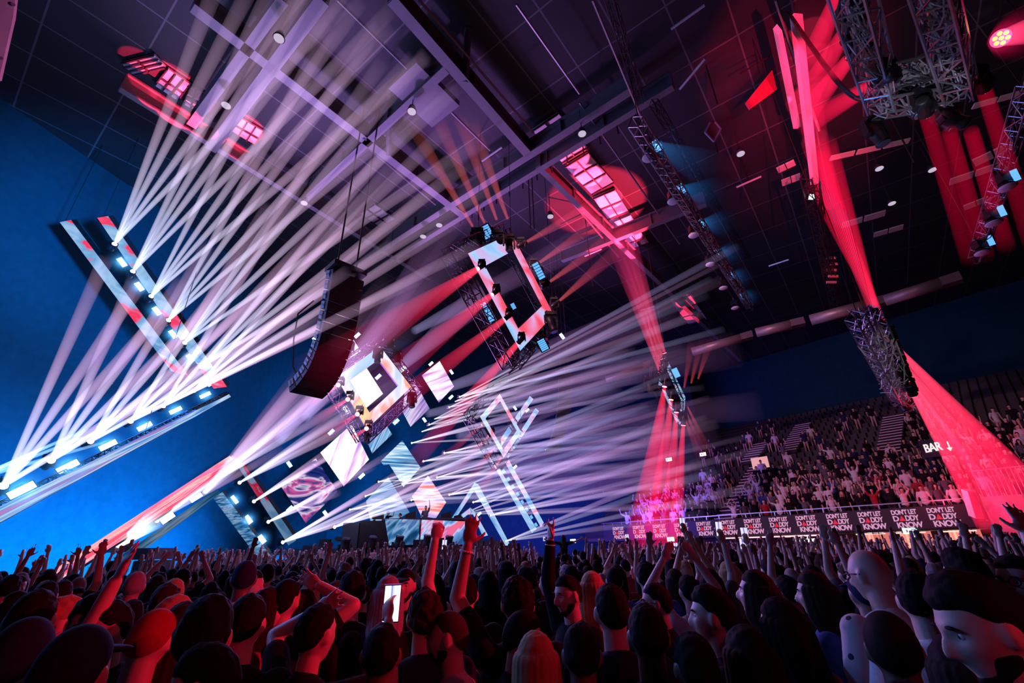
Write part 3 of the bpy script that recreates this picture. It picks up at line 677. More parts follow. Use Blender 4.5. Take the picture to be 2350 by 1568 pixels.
    for i, (x, y) in enumerate([(1525, 811), (1521, 824), (1518, 839), (1515, 854)]):
        p = at(x, y, 24); e = [(1418, 470), (1408, 480), (1400, 500), (1392, 510)][i]; q = at_z(*e, ZC + .4)
        beam(p, q, .08, .55, (1, .08, .17), (.75, .03, .16), .62, 'red beam rising left from the top lamps of the edge-on diamond to the roof', 'red beams above the edge-on diamond', g=.35, h=.8)
        mover(p, q - p, '%s small red lamp on top of the edge-on diamond' % ['highest', 'second', 'third', 'lowest'][i], None, .8, LENSR)
    for i, (x, y) in enumerate([(1590, 1060), (1600, 1055), (1612, 1050)]):
        beam(at(1570 + i * 4, 958 - i * 12, 25), at(x + 20, y, 28), .04, .3, (.8, .1, .1), (.6, .05, .1), .3, 'faint red beam slanting down right from the edge-on diamond', 'faint beams right of the edge-on diamond', h=1)
        beam(at(1570 + i * 16, 890 - i * 10, 26), at(1590 + i * 22, 770, 28), .05, .3, (.8, .08, .12), (.6, .05, .1), .3, 'faint red beam rising right of the edge-on diamond', 'faint beams rising right of the edge-on diamond', h=1)
diamonds()
rigwires()

# ------------------------------------------------------------------ red light on the roof
UPZ = Vector((0, 0, 1))
def roof_spots():
    src = at_z(1519, 835, at(1519, 835, 24).z).lerp(at_z(1380, 470, ZR), .06)
    PAN = pbr('roof_light_panel', (.72, .66, .68), .6)
    for i, (a, b, wd) in enumerate([((1250, 275), (1318, 352), 1.5), ((1322, 362), (1382, 428), 1.4), ((1385, 440), (1432, 512), 1.3), ((1437, 520), (1468, 560), 1.2), ((1560, 680), (1600, 735), 1.6), ((318, 130), (345, 158), 1.6), ((372, 172), (425, 208), 1.3), ((430, 214), (478, 238), 1.2), ((540, 280), (596, 312), 1.1), ((842, 474), (890, 508), 1.3), ((900, 518), (935, 540), 1.2)]):
        P, Q = at_z(*a, ZR), at_z(*b, ZR); d = (Q - P).normalized(); sd = Vector((-d.y, d.x, 0)); L = (Q - P).length
        g = thing('roof_light_panel', (P + Q) / 2, ['long', 'wide', 'slim'][i % 3] + ' pale roof panel struck by red light, ' + ['first', 'second', 'third', 'fourth', 'small one right', 'far left end', 'second from the left end', 'third from the left end', 'between the first beams', 'upper middle', 'lower middle'][i], 'panel')
        MB().box((P + Q) / 2 - UPZ * .1, (L, wd, .1), (d, sd, UPZ)).build('panel_sheet', PAN, g)
        m = MB()
        for k in range(4): m.box(P.lerp(Q, k / 3) - UPZ * .2, (.05, wd, .1), (d, sd, UPZ))
        m.box((P + Q) / 2 - UPZ * .2, (L, .05, .1), (d, sd, UPZ)); m.build('panel_grid', DARKSTEEL, g)
    def sp(x, y, w, P, s=src, c=(1, .03, .09)):
        q = at_z(x, y, ZR); d = (q - s).length
        lamp('SPOT', s, q, c, P, spot_size=2 * math.atan(w / d), spot_blend=.25, shadow_soft_size=.02)
    for x, y in ((1268, 300), (1314, 352), (1348, 398), (1398, 455), (1420, 500), (1445, 540)): sp(x, y, .8, 60000)
    sp(1375, 470, 3.0, 30000)
    s2 = at(1581, 900, 26)
    for x, y in ((1575, 690), (1583, 718)): sp(x, y, .9, 26000, s2)
    s3 = at(500, 640, 17.5)
    for x, y, w in ((325, 145, .7), (395, 188, 1.0), (455, 225, .8), (562, 292, .9)): sp(x, y, w, 26000, s3)
    s4 = at(842, 985, 22)
    for x, y in ((868, 490), (915, 530)): sp(x, y, .8, 22000, s4)
    # far right: the tall red columns of light and what they strike
    s5 = at(2035, 750, 14.5)
    for x, y, w in ((1845, 90, .9), (1850, 150, 1.0), (1856, 220, 1.0), (1868, 320, .6)): sp(x, y, w, 15000, s5)
    s6 = at(1945, 130, 9)
    for x, y in ((1845, 120), (1850, 200), (1850, 255)): sp(x, y, .55, 2500, s6)
    # lilac light of the white fans on the roof, pale house light on the right trusses
    lamp('SPOT', at(700, 1000, 21), at_z(800, 250, ZR), (.45, .20, .85), 9000, spot_size=1.1, spot_blend=1, shadow_soft_size=.5)
    lamp('SPOT', at(560, 860, 20), at_z(600, 150, ZR), (.55, .35, .9), 6000, spot_size=.9, spot_blend=1, shadow_soft_size=.5)
    lamp('SPOT', at(900, 1000, 26), at_z(1150, 400, ZR), (.5, .18, .8), 10000, spot_size=.9, spot_blend=1, shadow_soft_size=.5)
    lamp('SPOT', at(1200, 900, 26), at_z(1350, 580, ZR), (.4, .12, .6), 5000, spot_size=.9, spot_blend=1, shadow_soft_size=.5)
    lamp('SPOT', (2.5, 3, 6), at(2080, 160, 9.5), (.75, .62, .75), 300, spot_size=.6, spot_blend=.6, shadow_soft_size=.2)
    lamp('SPOT', at(1750, 700, 12), at(2100, 200, 9.5), (.05, .3, 1), 420, spot_size=.7, spot_blend=.6, shadow_soft_size=.2)
    lamp('SPOT', (7, 6, 4), at(2030, 830, 14), (.85, .75, .85), 700, spot_size=.3, spot_blend=.6, shadow_soft_size=.2)
    lamp('SPOT', (9, 6, 14), at_z(2100, 430, 17.5), (1, .8, .75), 380, spot_size=1.2, spot_blend=.8, shadow_soft_size=.2)
roof_spots()
def left_fabric():
    o = thing('hanging_banner', at(0, 60, 5.5), 'pale hanging cloth lit pink at the upper left corner', 'banner')
    P = [at(-120, -40, 5.5), at(38, -30, 5.5), at(30, 40, 5.5), at(14, 110, 5.5), at(-2, 182, 5.5), at(-120, 230, 5.5)]
    MB().slab(P, .03, FWD).build('cloth', pbr('pale_cloth', (.7, .6, .66), .8, 0, .8, 5), o)
    m = MB()
    for x, y in ((30, 10), (2, 133)): m.tube(at(x, y, 5.46), at(x, y, 5.5), .02, n=10)
    m.build('eyelets', BLK, o)
    MB().tube(at(-120, -70, 5.5), at(45, -60, 5.5), .03).build('top_bar', DARKSTEEL, o)
    MB().tube(at(40, -40, 5.5), at_z(60, -200, ZR), .01, n=5).build('hanging_rope', CABLE, o)
    lamp('SPOT', at(60, 120, 3.2) + RIGHT * 1.5, at(0, 60, 5.5), (1, .25, .7), 420, spot_size=.9, spot_blend=.8)
left_fabric()

# ------------------------------------------------------------------ stage screens
WP = lambda n, f=(.16, 2.2), s=1.15, a=.5, seed=0.0: led(n, WHITEPINK, f, s, a, .5, seed)
def sscreen(label, pts, t, mat, tl=0):
    p0 = at(pts[0][0], pts[0][1], t); n = (SN + Vector((0, 0, -.12))).normalized()
    P = [on_plane(x, y, p0, n) for x, y in pts]
    o = screen('stage_screen', P, mat, .2); tag(o, label, 'LED screen'); return o
def stage():
    sscreen('tall white tipped triangle screen behind the speaker array', [(780.6, 838), (803, 767.5), (828, 806)], 30, WP('wp0'))
    sscreen('leftmost stage screen, white top fading to marbled purple and blue', [(645.6, 1118), (724.5, 1051.6), (775, 1129), (702, 1201)], 29, led('marble', [(.3, (.01, .05, .25)), (.42, (.10, .12, .4)), (.5, (.85, .75, .95)), (.56, (.75, .2, .5)), (.64, (.06, .15, .45)), (.72, (.5, .6, .9))], (.22, .42), .85, .7, 4, 4))
    sscreen('white and pale blue stage screen with a vertical seam, right of the marbled one', [(735, 1039), (807, 974), (847, 1055), (789, 1116.5)], 29.5, WP('wp1', (.12, 1.6), 1.2, -.5, 1))
    sscreen('pale blue striped screen under the bottom corner of the smaller diamond', [(842, 1013), (888, 978), (900, 997), (854, 1041)], 31, led('icestripe', ICE, (.2, 6), 1, -.5, .3, 2))
    sscreen('blue white striped screen with a notched left side in mid stage', [(873.6, 1059), (923, 1011), (965, 1073), (926, 1118), (893, 1066), (880, 1068)], 31, led('icestripe2', [(.34, (.05, .2, .4)), (.46, (.3, .6, .85)), (.54, (.9, .97, 1)), (.62, (.2, .45, .7))], (.2, 3.4), 1, .85, .3, 5))
    sscreen('glaring white stage screen seen through the smaller diamond', [(793, 866), (837, 838), (879, 904), (838.5, 938)], 31, led('wp5', [(.3, (1, .4, .6)), (.44, (.95, .85, .95)), (.5, (1, 1, 1)), (.7, (.95, .9, 1))], (.1, 1.3), 1.5, .45, .4, 3))
    sscreen('topmost right stage screen with curved white and mauve streaks', [(968, 862), (1009, 829), (1042, 887), (1007, 924)], 31, WP('wp6', (.2, 2.6), 1.15, .35, 2))
    sscreen('tall stepped screen right of the smaller diamond, mauve above and striped blue below', [(930, 887), (951, 874.5), (986, 938), (942, 980), (924, 946)], 32, led('wp7', [(.34, (.3, .3, .6)), (.45, (.7, .5, .85)), (.52, (.9, .85, 1)), (.62, (.3, .5, .8))], (.2, 4), .95, -.4, .3, 6))
    sscreen('small white screen piece inside the lower corner of the smaller diamond', [(845, 952), (868, 935), (877, 951), (853, 968)], 31, WP('wp8', (.2, 1), 1.3, 0, 9))
    sscreen('pale blue screen behind the crew left of the performer', [(840, 1150), (891, 1095), (940, 1176), (905, 1196), (850, 1196)], 30.5, led('ice9', [(.34, (.12, .3, .55)), (.48, (.35, .55, .82)), (.58, (.65, .75, .95)), (.68, (.8, .4, .7))], (.2, 1.6), .85, .9, .4, 2))
    sscreen('diamond screen behind the performer, mauve turning orange red on the right', [(945.5, 1139), (982, 1092), (1024, 1153), (1000, 1190), (966.5, 1185)], 30.5, led('orange', [(.34, (.35, .45, .8)), (.44, (.75, .55, .9)), (.51, (1, .8, .85)), (.57, (1, .35, .35)), (.68, (1, .5, .55))], (.25, 2.2), 1.1, 1.0, .3, 8))
    # slim LED bars right of the stage
    th = led('thin_bar', [(.34, (.25, .5, .8)), (.46, (.55, .75, 1)), (.54, (.75, .65, .95)), (.63, (1, .35, .4))], (.35, 1), .95, 0, .4, 3)
    B = [('long slim LED bar left of the pair running down to the crowd', [(1117, 1041), (1128, 1047), (1232, 1214), (1221, 1224)], 28), ('long slim LED bar right of the pair running down to the crowd', [(1158, 1060), (1168, 1056), (1248, 1200), (1241, 1210)], 29.5),
         ('upper short LED bar crossing behind the slim diamond', [(1216, 909), (1224, 916), (1146, 1032), (1137, 1024)], 30), ('lower short LED bar crossing behind the slim diamond', [(1229, 937), (1237, 944), (1166, 1052), (1158, 1044)], 30.4),
         ('left leg of the slim LED chevron right of the performer', [(1089, 1108), (1091, 1122), (1044, 1193), (1035, 1192)], 29), ('right leg of the slim LED chevron right of the performer', [(1089, 1108), (1098, 1112), (1180, 1268), (1169, 1268), (1086, 1122)], 29),
         ('low slim LED leg in front of the chevron', [(1079, 1166), (1088, 1172), (1120, 1229), (1108, 1232)], 28.4), ('short slim LED arm left of the low LED leg', [(1079, 1166), (1081, 1176), (1062, 1190), (1058, 1182)], 28.4)]
    for lb, pts, t in B:
        o = screen('led_bar', [at(x, y, t) for x, y in pts], th, .14); tag(o, lb, 'LED bar')
    for i in range(9):
        x, y = 1144 + i * 10.5, 1066 + i * 17.5; strobe(at(x, y, 28.6), at(1248, 1200, 28.6) - at(1158, 1060, 28.6), (.22, .3), 'small blue strobe between the pair of long slim LED bars', 'strobes between the slim LED bars', STROBEB)
    wh = glow('strobe_pale', (.55, .85, 1), 2.4)
    for i, (x, y, w) in enumerate([(664, 1066, 1), (760, 992, 1), (830, 1093, 1), (747, 1179, 1), (665, 1168, 1), (909, 968, 1), (974, 964, .8), (1035, 912, .8), (989, 835, .8), (1036, 854, .8), (868, 865, 1), (924, 848, 1.2), (795, 941, 1.3), (820, 770, 1), (724, 775, 1), (1290, 772, 1), (1182, 1072, .7), (1100, 1180, .7), (1182, 937, .7), (1210, 942, .7)]):
        sx = at(735, 1039, 30) - at(807, 974, 30) if i % 3 else at(789, 1116, 30) - at(735, 1039, 30)
        strobe(at(x, y, 29), sx, (.40 * w, .2 * w), 'small pale blue strobe ' + ['left of the marbled screen', 'above the white seamed screen', 'low right of the white seamed screen', 'right of the marbled screen', 'on the marbled screen', 'left above the notched screen', 'right above the notched screen', 'right of the stepped screen', 'above the top right screen', 'right of the top right screen', 'inside the smaller diamond', 'on the right edge of the smaller diamond', 'on the left edge of the smaller diamond', 'by the white tipped triangle', 'left of the large speaker array', 'right of the large diamond', 'below the slim diamond', 'by the low LED leg', 'at the upper crossing bar', 'at the lower crossing bar'][i], 'small strobes between the stage screens', wh)
    # deck, booth, risers
    Z0 = at(975, 1256, 27).z
    DK = pbr('stage_deck', (.03, .035, .045), .6); c = at(960, 1256, 27); c.z = 0
    def blk(x0, x1, z0, z1, d0, d1): # px range at booth distance, heights, depth from the booth front
        a = at_h(x0, 1250, c.length); b = at_h(x1, 1250, c.length); a = on_plane(x0, 1250, c, SN); b = on_plane(x1, 1250, c, SN)
        m = (a + b) / 2 - SN * (d0 + d1) / 2; m.z = (z0 + z1) / 2
        return m, ((b - a).dot(SS), d1 - d0, z1 - z0), (SS, -SN, Vector((0, 0, 1)))
    def bk(*a): m, s, ax = blk(*a); return MB().box(m, s, ax)
    o = bk(640, 1180, 0, Z0, -.6, 7.5).build('stage_deck', DK); tag(o, 'long low dark stage deck behind the front rows', 'stage')
    zt = at(975, 1192, 27).z
    g = thing('performer_booth', c - SN * .2 + Vector((0, 0, Z0)), 'wide booth on the stage with striped LED front, red at its right end', 'booth')
    pl = [on_plane(883, 1191, c, SN), on_plane(962, 1193, c, SN), on_plane(962, 1250, c, SN), on_plane(893, 1252, c, SN)]
    bm = led('booth_led', [(.34, (.04, .14, .3)), (.44, (.12, .35, .6)), (.52, (.45, .65, .9)), (.6, (.15, .3, .6)), (.7, (.7, .8, 1))], (.5, 1.8), .8, -.9, .4, 2)
    br = led('booth_led2', [(.34, (.08, .2, .45)), (.44, (.3, .5, .85)), (.5, (.7, .8, 1)), (.56, (.9, .3, .6)), (.64, (1, .3, .35))], (.5, 1.5), .95, -.9, .4, 5)
    screen('led_front', pl, bm, .2, g); screen('led_front', [on_plane(963.5, 1193, c, SN), on_plane(1067, 1197, c, SN), on_plane(1067, 1250, c, SN), on_plane(963.5, 1250, c, SN)], br, .2, g)
    bk(820, 1067, Z0, zt, .25, 2).build('booth_body', BLK, g); bk(870, 1070, zt, zt + .12, .1, 1.2).build('table_top', DARKSTEEL, g)
    m, s, ax = blk(961, 964, Z0, zt + .1, -.08, 0); MB().box(m, s, ax).build('centre_post', BLK, g)
    o = bk(780, 818, Z0, zt - .1, .2, 2).build('stage_riser', pbr('riser', (.04, .05, .07), .7)); tag(o, 'dark blue-lit riser left of the booth', 'riser')
    o = bk(1071, 1110, Z0, Z0 + .55, .2, 2).build('stage_riser', DK); tag(o, 'low violet-lit riser right of the booth', 'riser')
    o = bk(1112, 1150, Z0, Z0 + .3, .2, 2).build('stage_riser', DK); tag(o, 'lowest step riser farthest right of the booth', 'riser')
    for i, (a, b, zz, lb) in enumerate([(925, 950, .45, 'dark slanting console on the booth left of the performer'), (1008, 1034, .42, 'dark peaked box on the booth right of the performer'), (1041, 1062, .25, 'low dark box at the right end of the booth'), (846, 872, .3, 'low dark box at the left end of the booth')]):
        m, s, ax = blk(a, b, zt + .12, zt + .12 + zz, .3, .9); q = MB().box(m, s, ax); q.v[4] -= Vector((0, 0, zz * .5)); q.v[7] -= Vector((0, 0, zz * .5)); o = q.build('mixer_case', BLK); tag(o, lb, 'equipment case')
    # front edge: lamps, boxes, wedge monitors, cabinets
    for i, (x, y) in enumerate([(795, 1246), (856, 1242), (918, 1240), (982, 1238), (1032, 1240)]):
        p = on_plane(x, y, c + SN * .9, SN); mover(p + Vector((0, 0, .25)), Vector((.2, -.2, 1)), ['leftmost', 'second', 'third', 'fourth', 'rightmost'][i] + ' dark lamp standing on the front edge of the stage', 'lamps on the front edge of the stage', 1.5, LENSOFF, Vector((0, 0, -1)))
    for i, (a, b, h) in enumerate([(875, 892, .42), (948, 976, .4), (1001, 1018, .48), (737, 760, .5), (830, 845, .35)]):
        m, s, ax = blk(a, b, Z0, Z0 + h, -.55, -.1); o = MB().box(m, s, ax).build('speaker_cabinet', BLK); tag(o, ['small', 'wide', 'tall', 'blue-lit', 'narrow'][i] + ' dark cabinet standing on the front edge of the stage', 'speaker cabinet')
    # tall side stacks
    def stack(x0, x1, ytop, t, n, label, lean=0.0):
        a, b = at(x0, 1290, t), at(x1, 1290, t); a.z = b.z = 0; top = at((x0 + x1) / 2, ytop, t).z; d = (b - a).normalized(); w = (b - a).length; nn = Vector((d.y, -d.x, 0))
        g = thing('speaker_stack', (a + b) / 2, label, 'speaker stack')
        for k in range(n):
            z0, z1 = top * k / n, top * (k + 1) / n - .03; cc = (a + b) / 2 - nn * .4 + d * lean * (k / n) ** 2 * 0 + nn * lean * (k / n); cc.z = (z0 + z1) / 2
            q = MB().box(cc, (w * (.9 + .1 * (k % 2)), .9, z1 - z0), (d, nn, Vector((0, 0, 1))))
            for v in (0, 1, 4, 5): pass
            ob = q.build('speaker_box', pbr('speaker_black', (.025, .03, .04), .6, 0, .2, 60), g)
            mm = MB().box(cc + nn * .46, (w * .8, .02, (z1 - z0) * .75), (d, nn, Vector((0, 0, 1)))); mm.build('speaker_grille', pbr('speaker_grille', (.02, .02, .025), .8, 0, .6, 200), g)
        return g
    stack(316, 368, 1256, 15.5, 6, 'tall leaning stack of dark speaker boxes at the left, blue haze behind it', .3)
    stack(690, 722, 1250, 24, 4, 'dark speaker stack in front of the stage, left of the booth')
    stack(610, 632, 1288, 22, 2, 'low dark speaker stack under the short LED strips')
stage()

# ------------------------------------------------------------------ flown speaker arrays
def array(label, pts, t, w, h, dpt, front, lab2=None):
    """pts: pixel path of the boxes from top to bottom"""
    W0 = [at(x, y, t) for x, y in pts]; n = len(pts); f = front.normalized(); s = Vector((0, 0, 1)).cross(f).normalized()
    g = thing('line_array', W0[0] + Vector((0, 0, .3)), label, 'speaker array')
    SP = pbr('array_black', (.02, .022, .028), .55, 0, .15, 30)
    for i in range(n - 1):
        a, b = W0[i], W0[i + 1]; d = (b - a); L = d.length; d.normalize(); ff = s.cross(d).normalized()
        if ff.dot(f) < 0: ff = -ff
        q = MB(); c = (a + b) / 2; hh = L * .48
        # wedge shaped cabinet, narrower at the back
        vs = [c + s * (w / 2) * x + ff * (dpt / 2) * y + d * hh * z * (1 if y > 0 else .82) for x, y, z in [(-1, 1, -1), (1, 1, -1), (1, 1, 1), (-1, 1, 1), (-1, -1, -1), (1, -1, -1), (1, -1, 1), (-1, -1, 1)]]
        fs = [(0, 1, 2, 3), (5, 4, 7, 6), (4, 0, 3, 7), (1, 5, 6, 2), (3, 2, 6, 7), (4, 5, 1, 0)]
        q.add(vs, fs)
        ob = q.build('speaker_box', SP, g)
        for sd in (-1, 1):
            p = MB()
            p.box(c + s * sd * (w / 2 + .015) - ff * dpt * .15, (.02, dpt * .5, L * .7), (s, ff, d))
            for k in range(3): p.box(c + s * sd * (w / 2 + .03) - ff * dpt * (.3 - .15 * k), (.02, .05, L * .18), (s, ff, d))
            p.build('side_plate', pbr('side_plate', (.28, .32, .38), .5, .4), g)
    q = MB().box(W0[0] + Vector((0, 0, .15)), (w * 1.05, dpt * 1.2, .18), (s, f, Vector((0, 0, 1)))); q.build('flying_bar', DARKSTEEL, g)
    q = MB()
    for k in (-1, 1): q.tube(W0[0] + Vector((0, 0, .2)) + s * k * w * .3, Vector((W0[0].x, W0[0].y, ZC)) + s * k * w * .3, .03, n=5)
    q.build('hoist_chain', CABLE, g)
    return g
def arrays():
    f = (CAM - at(780, 760, 19)); f = horiz(f) + horiz(RIGHT) * .55
    array('large curved black speaker array hanging left of the diamonds', [(793, 632), (790, 655), (786, 678), (782, 701), (778, 724), (773, 747), (768, 769), (762, 791), (755, 812), (747, 832), (738, 851), (727, 868), (714, 884), (700, 896)], 15.5, 1.1, .4, .62, f)
    array('slim distant curved speaker array right of the slim diamond', [(1297, 868), (1297, 884), (1297, 900), (1296, 916), (1295, 932), (1293, 948), (1290, 964), (1287, 980), (1283, 995), (1278, 1010), (1272, 1025), (1265, 1038)], 27, .75, .4, .6, horiz(CAM - at(1290, 960, 27)))
    P = at(680, 740, 15.5); b = MB(); pts = [at(720, 690, 15.5), at(684, 720, 15.5), at(674, 780, 15.5), at(672, 840, 15.5), at(684, 868, 15.5), at(702, 868, 15.5)]
    tag(b.path(pts, .025, 5).build('hanging_cable', CABLE), 'thin looped cable hanging left of the large speaker array', 'cable')
arrays()

# ------------------------------------------------------------------ trusses on the right
def right_rig():
    # big U shaped frame truss at the top
    g = thing('frame_truss', at(2100, 200, 9.3), 'large U-shaped truss frame full of cables at the top right', 'truss')
    def part(a, ta, b, tb, w, nmn, mat=STEEL, mess=0, w2=None):
        p, q = at(*a, ta), at(*b, tb); m = MB(); truss_mb(m, p, q, w, FWD, .55, .03, w2)
        m.build(nmn, mat, g)
        if mess: m = MB(); cablemess(m, p, q, w * .9, mess, mess, .014); m.build('cable_bundle', pbr('cable_grey', (.22, .22, .26), .4, .3), g)
    part((1942, -60), 7.2, (2028, 235), 9.8, .48, 'left_leg', STEEL, 60, .45)
    part((2130, -60), 7.2, (2205, 212), 9.8, .48, 'right_leg', STEEL, 75, .45)
    part((2010, 252), 10, (2190, 222), 10, .32, 'cross_truss', STEEL, 20)
    part((2030, 190), 9.8, (2185, 150), 9.8, .5, 'panel_truss', DARKSTEEL, 40)
    m = MB(); rnd = random.Random(5)
    for k in range(70):
        p = at(2048 + rnd.random() * 118, 172 + rnd.random() * 34 - 22, 9.7 + rnd.random() * .2); m.box(p, (rnd.uniform(.04, .16), rnd.uniform(.04, .12), .06), (RIGHT, UP, FWD))
    m.build('dimmer_boxes', pbr('gear_grey', (.3, .32, .36), .4, .5), g)
    m = MB(); m.box(at(2105, 182, 10.05), (1.25, .42, .05), (RIGHT, UP, FWD)); m.build('gear_panel', BLK, g)
    lamp('SPOT', at(2105, 420, 6.5), at(2108, 190, 9.8), (.8, .8, 1), 800, spot_size=.35, spot_blend=.5)
    for (x, y, t), d, lb in [((2030, 330, 10), (.2, 0, -1), 'pale-lit moving head lamp under the left corner of the U-shaped truss'), ((2218, 285, 10), (.8, 0, -.5), 'big dark moving head lamp under the right corner of the U-shaped truss'),
                           ((2112, 262, 10), (.4, -.2, -1), 'pale lamp under the middle of the U-shaped truss'), ((2190, 292, 10.4), (.5, 0, -1), 'dark moving head lamp hanging below the U-shaped truss')]:
        mover(at(x, y, t), Vector(d), lb, None, .95)
    for i, ((x, y), e, w) in enumerate([((1925, -20), (1850, 170), 60), ((1945, 62), (1840, 240), 62), ((1955, 128), (1845, 265), 56), ((2012, 190), (1850, 285), 52)]):
        p = at(x, y, 9.2); q = at(*e, 12)
        beam(p, q, .12, w * 12 / FPX / 2, (1, .012, .08), (.9, .005, .06), .45, '%s red beam shining left from the U-shaped truss' % ['top', 'second', 'third', 'lowest'][i], 'red beams left of the U-shaped truss', g=.1, h=.35)
        mover(p, q - p, '%s red lamp on the left leg of the U-shaped truss' % ['top', 'second', 'third', 'lowest'][i], None, .9, LENSR)
    for i, (a, b, w) in enumerate([((2125, 262), (2228, 600), 34), ((2178, 300), (2262, 590), 32), ((2228, 300), (2310, 570), 32), ((2258, 205), (2372, 560), 36)]):
        p, q = at(*a, 10), at(*b, 16); beam(p, q, .13, w * 16 / FPX / 2, (.7, .0, .035), (.5, .0, .03), .17, '%s deep red beam falling from the U-shaped truss' % ['leftmost', 'second', 'third', 'rightmost'][i], 'deep red beams under the U-shaped truss', g=.1, h=.5)
        if i % 3 == 0: mover(p, q - p, '%s lamp of the deep red beams' % ['leftmost', '', '', 'rightmost'][i], None, .9, LENSR)
    # wash lamp with seven cells, far upper right
    p = at(2296, 88, 8.5); ax = (at(2400, 60, 7.8) - p).normalized(); face = (CAM - p).normalized() * .75 + ax * .5; face.normalize()
    o = thing('cell_wash_light', p, 'round red wash lamp with seven yellow cells at the upper right edge', 'stage light')
    MB().tube(p - face * .26, p, .12, .165, 24).build('housing', BLK, o, True); a = face.orthogonal().normalized(); b = face.cross(a)
    MB().tube(p, p + face * .02, .15, n=24).build('face_glass', glow('cell_face', (1, .05, .15), 3), o)
    for k in range(7):
        c = p + face * .03 + ((a * math.cos(k * PI / 3) + b * math.sin(k * PI / 3)) * .09 if k else Vector())
        MB().tube(c, c + face * .012, .037, n=14).build('lamp_cell', glow('cell_yellow', (1, .62, .10), 2.6), o)
    MB().tube(p - face * .2, at(2308, -40, 8.5), .015, n=5).build('lamp_cable', CABLE, o)
    beam(p + face * .05, at(2470, 40, 7.6), .14, .35, (1, .08, .2), (1, .02, .15), 1.2, 'bright red beam leaving the seven-cell lamp to the right edge', None, g=.3, h=.4)
    beam(p + face * .05, p + face * 1.1, .2, .5, (1, .01, .12), (.8, .0, .1), .35, 'soft red emissive bloom in front of the seven-cell lamp', None, g=.3, h=1.3)  # bloom around the lamp imitated by a glowing cone
    # second U: narrow tower truss at the right edge with blue lamps
    g = thing('tower_truss', at(2290, 450, 13), 'slim lattice truss at the right edge with blue lamps on it', 'truss')
    m = MB(); truss_mb(m, at(2362, 190, 11), at(2243, 590, 15), .32, FWD, .4, .022); m.build('lattice', STEEL, g)
    m = MB(); cablemess(m, at(2362, 190, 11), at(2243, 590, 15), .35, 40, 8, .014); m.build('cable_bundle', CABLE, g)
    for i, (x, y, t) in enumerate([(2330, 402, 12.4), (2299, 484, 13.3), (2273, 552, 14.2)]):
        strobe(at(x, y, t), at(2320, 380, 12) - at(2340, 420, 12), (.32, .14), ['upper', 'middle', 'lower'][i] + ' blue strobe on the slim lattice truss at the right edge', None, STROBEB)
        dome(at(x - 18, y + 28, t), ['upper', 'middle', 'lower'][i] + ' pale hooded lamp on the slim lattice truss at the right edge', .9)
    # truss line with blue strobes in the middle
    g = thing('lighting_truss', at(1590, 490, 19), 'long straight truss in the middle of the roof carrying blue strobes and hooded lamps', 'truss')
    m = MB(); truss_mb(m, at(1458, 280, 13.5), at(1722, 705, 28), .34, FWD, .45, .024); m.build('lattice', STEEL, g)
    m = MB(); cablemess(m, at(1458, 280, 13.5), at(1722, 705, 28), .4, 70, 9, .02); m.build('cable_bundle', DARKSTEEL, g)
    m = MB(); truss_mb(m, at(1395, -20, 12), at(1470, 232, 17), .22, FWD, .6, .02); m.build('thin_truss', DARKSTEEL, g)
    m = MB(); truss_mb(m, at(1500, 235, 15), at(1720, 600, 27), .22, FWD, .6, .02); m.build('thin_truss', BLK, g)
    nmz = ['first', 'second', 'third', 'fourth', 'fifth', 'sixth']
    for i, (x, y, t, s) in enumerate([(1507, 335, 15.5, .42), (1563, 435, 18, .42), (1610, 513, 20.5, .42), (1648, 580, 23, .42), (1678, 634, 25.5, .42), (1705, 680, 27.5, .42)]):
        p = at(x, y, t); strobe(p, at(1722, 705, 28) - at(1458, 280, 13.5), (s, s * .62), nmz[i] + ' blue strobe along the middle truss, counted from its upper end', 'blue strobes on the middle truss', STROBEB, None, 5)
        dome(at(x - 18, y + 27, t), nmz[i] + ' pale hooded lamp along the middle truss, counted from its upper end')
        q = at(x + [130, 90, 60, 40, 30, 20][i], y + [60, 10, 0, 5, 5, 5][i], t * 1.05)
        beam(p, q, .16, .75, (.03, .32, .85), (.01, .16, .6), .26, 'soft blue emissive halo beside the %s strobe of the middle truss' % nmz[i], 'emissive blue halos of the middle truss', g=.3, h=1.2)  # halo beside the strobe made of self-emitting volume
        if i in (0, 2, 4): lamp('SPOT', p, at_z(x + 150, y + 60, ZR), (.03, .25, 1), 5200, spot_size=1.3, spot_blend=1, shadow_soft_size=.2)
    # the tangled truss with red lamps
    g = thing('tangled_truss', at(2020, 820, 14), 'tangled truss seen end-on, hung with cables, red lamps along its right side', 'truss')
    for a, ta, b, tb in [((1962, 728), 12.5, (2068, 925), 15.5), ((2000, 715), 13, (2078, 905), 15.5)]:
        m = MB(); truss_mb(m, at(*a, ta), at(*b, tb), .34, FWD, .4, .026); m.build('lattice', STEEL, g)
    m = MB(); cablemess(m, at(1980, 722, 12.8), at(2072, 915, 15.4), .7, 150, 12, .016); m.build('cable_bundle', pbr('cable_pale', (.55, .5, .5), .35, .3), g)
    m = MB()
    for k in range(9): m.tube(at(1990 + k * 2, 716 + k, 13), at(1872 + k * 9, 400 + k * 11, 10.6), .006, n=4)
    m.build('hoist_cables', pbr('cable_grey', (.22, .22, .26), .4, .3), g)
    mover(at(2085, 945, 15.3), Vector((.2, -.2, -1)), 'dark moving head lamp at the lower tip of the tangled truss', None, 1)
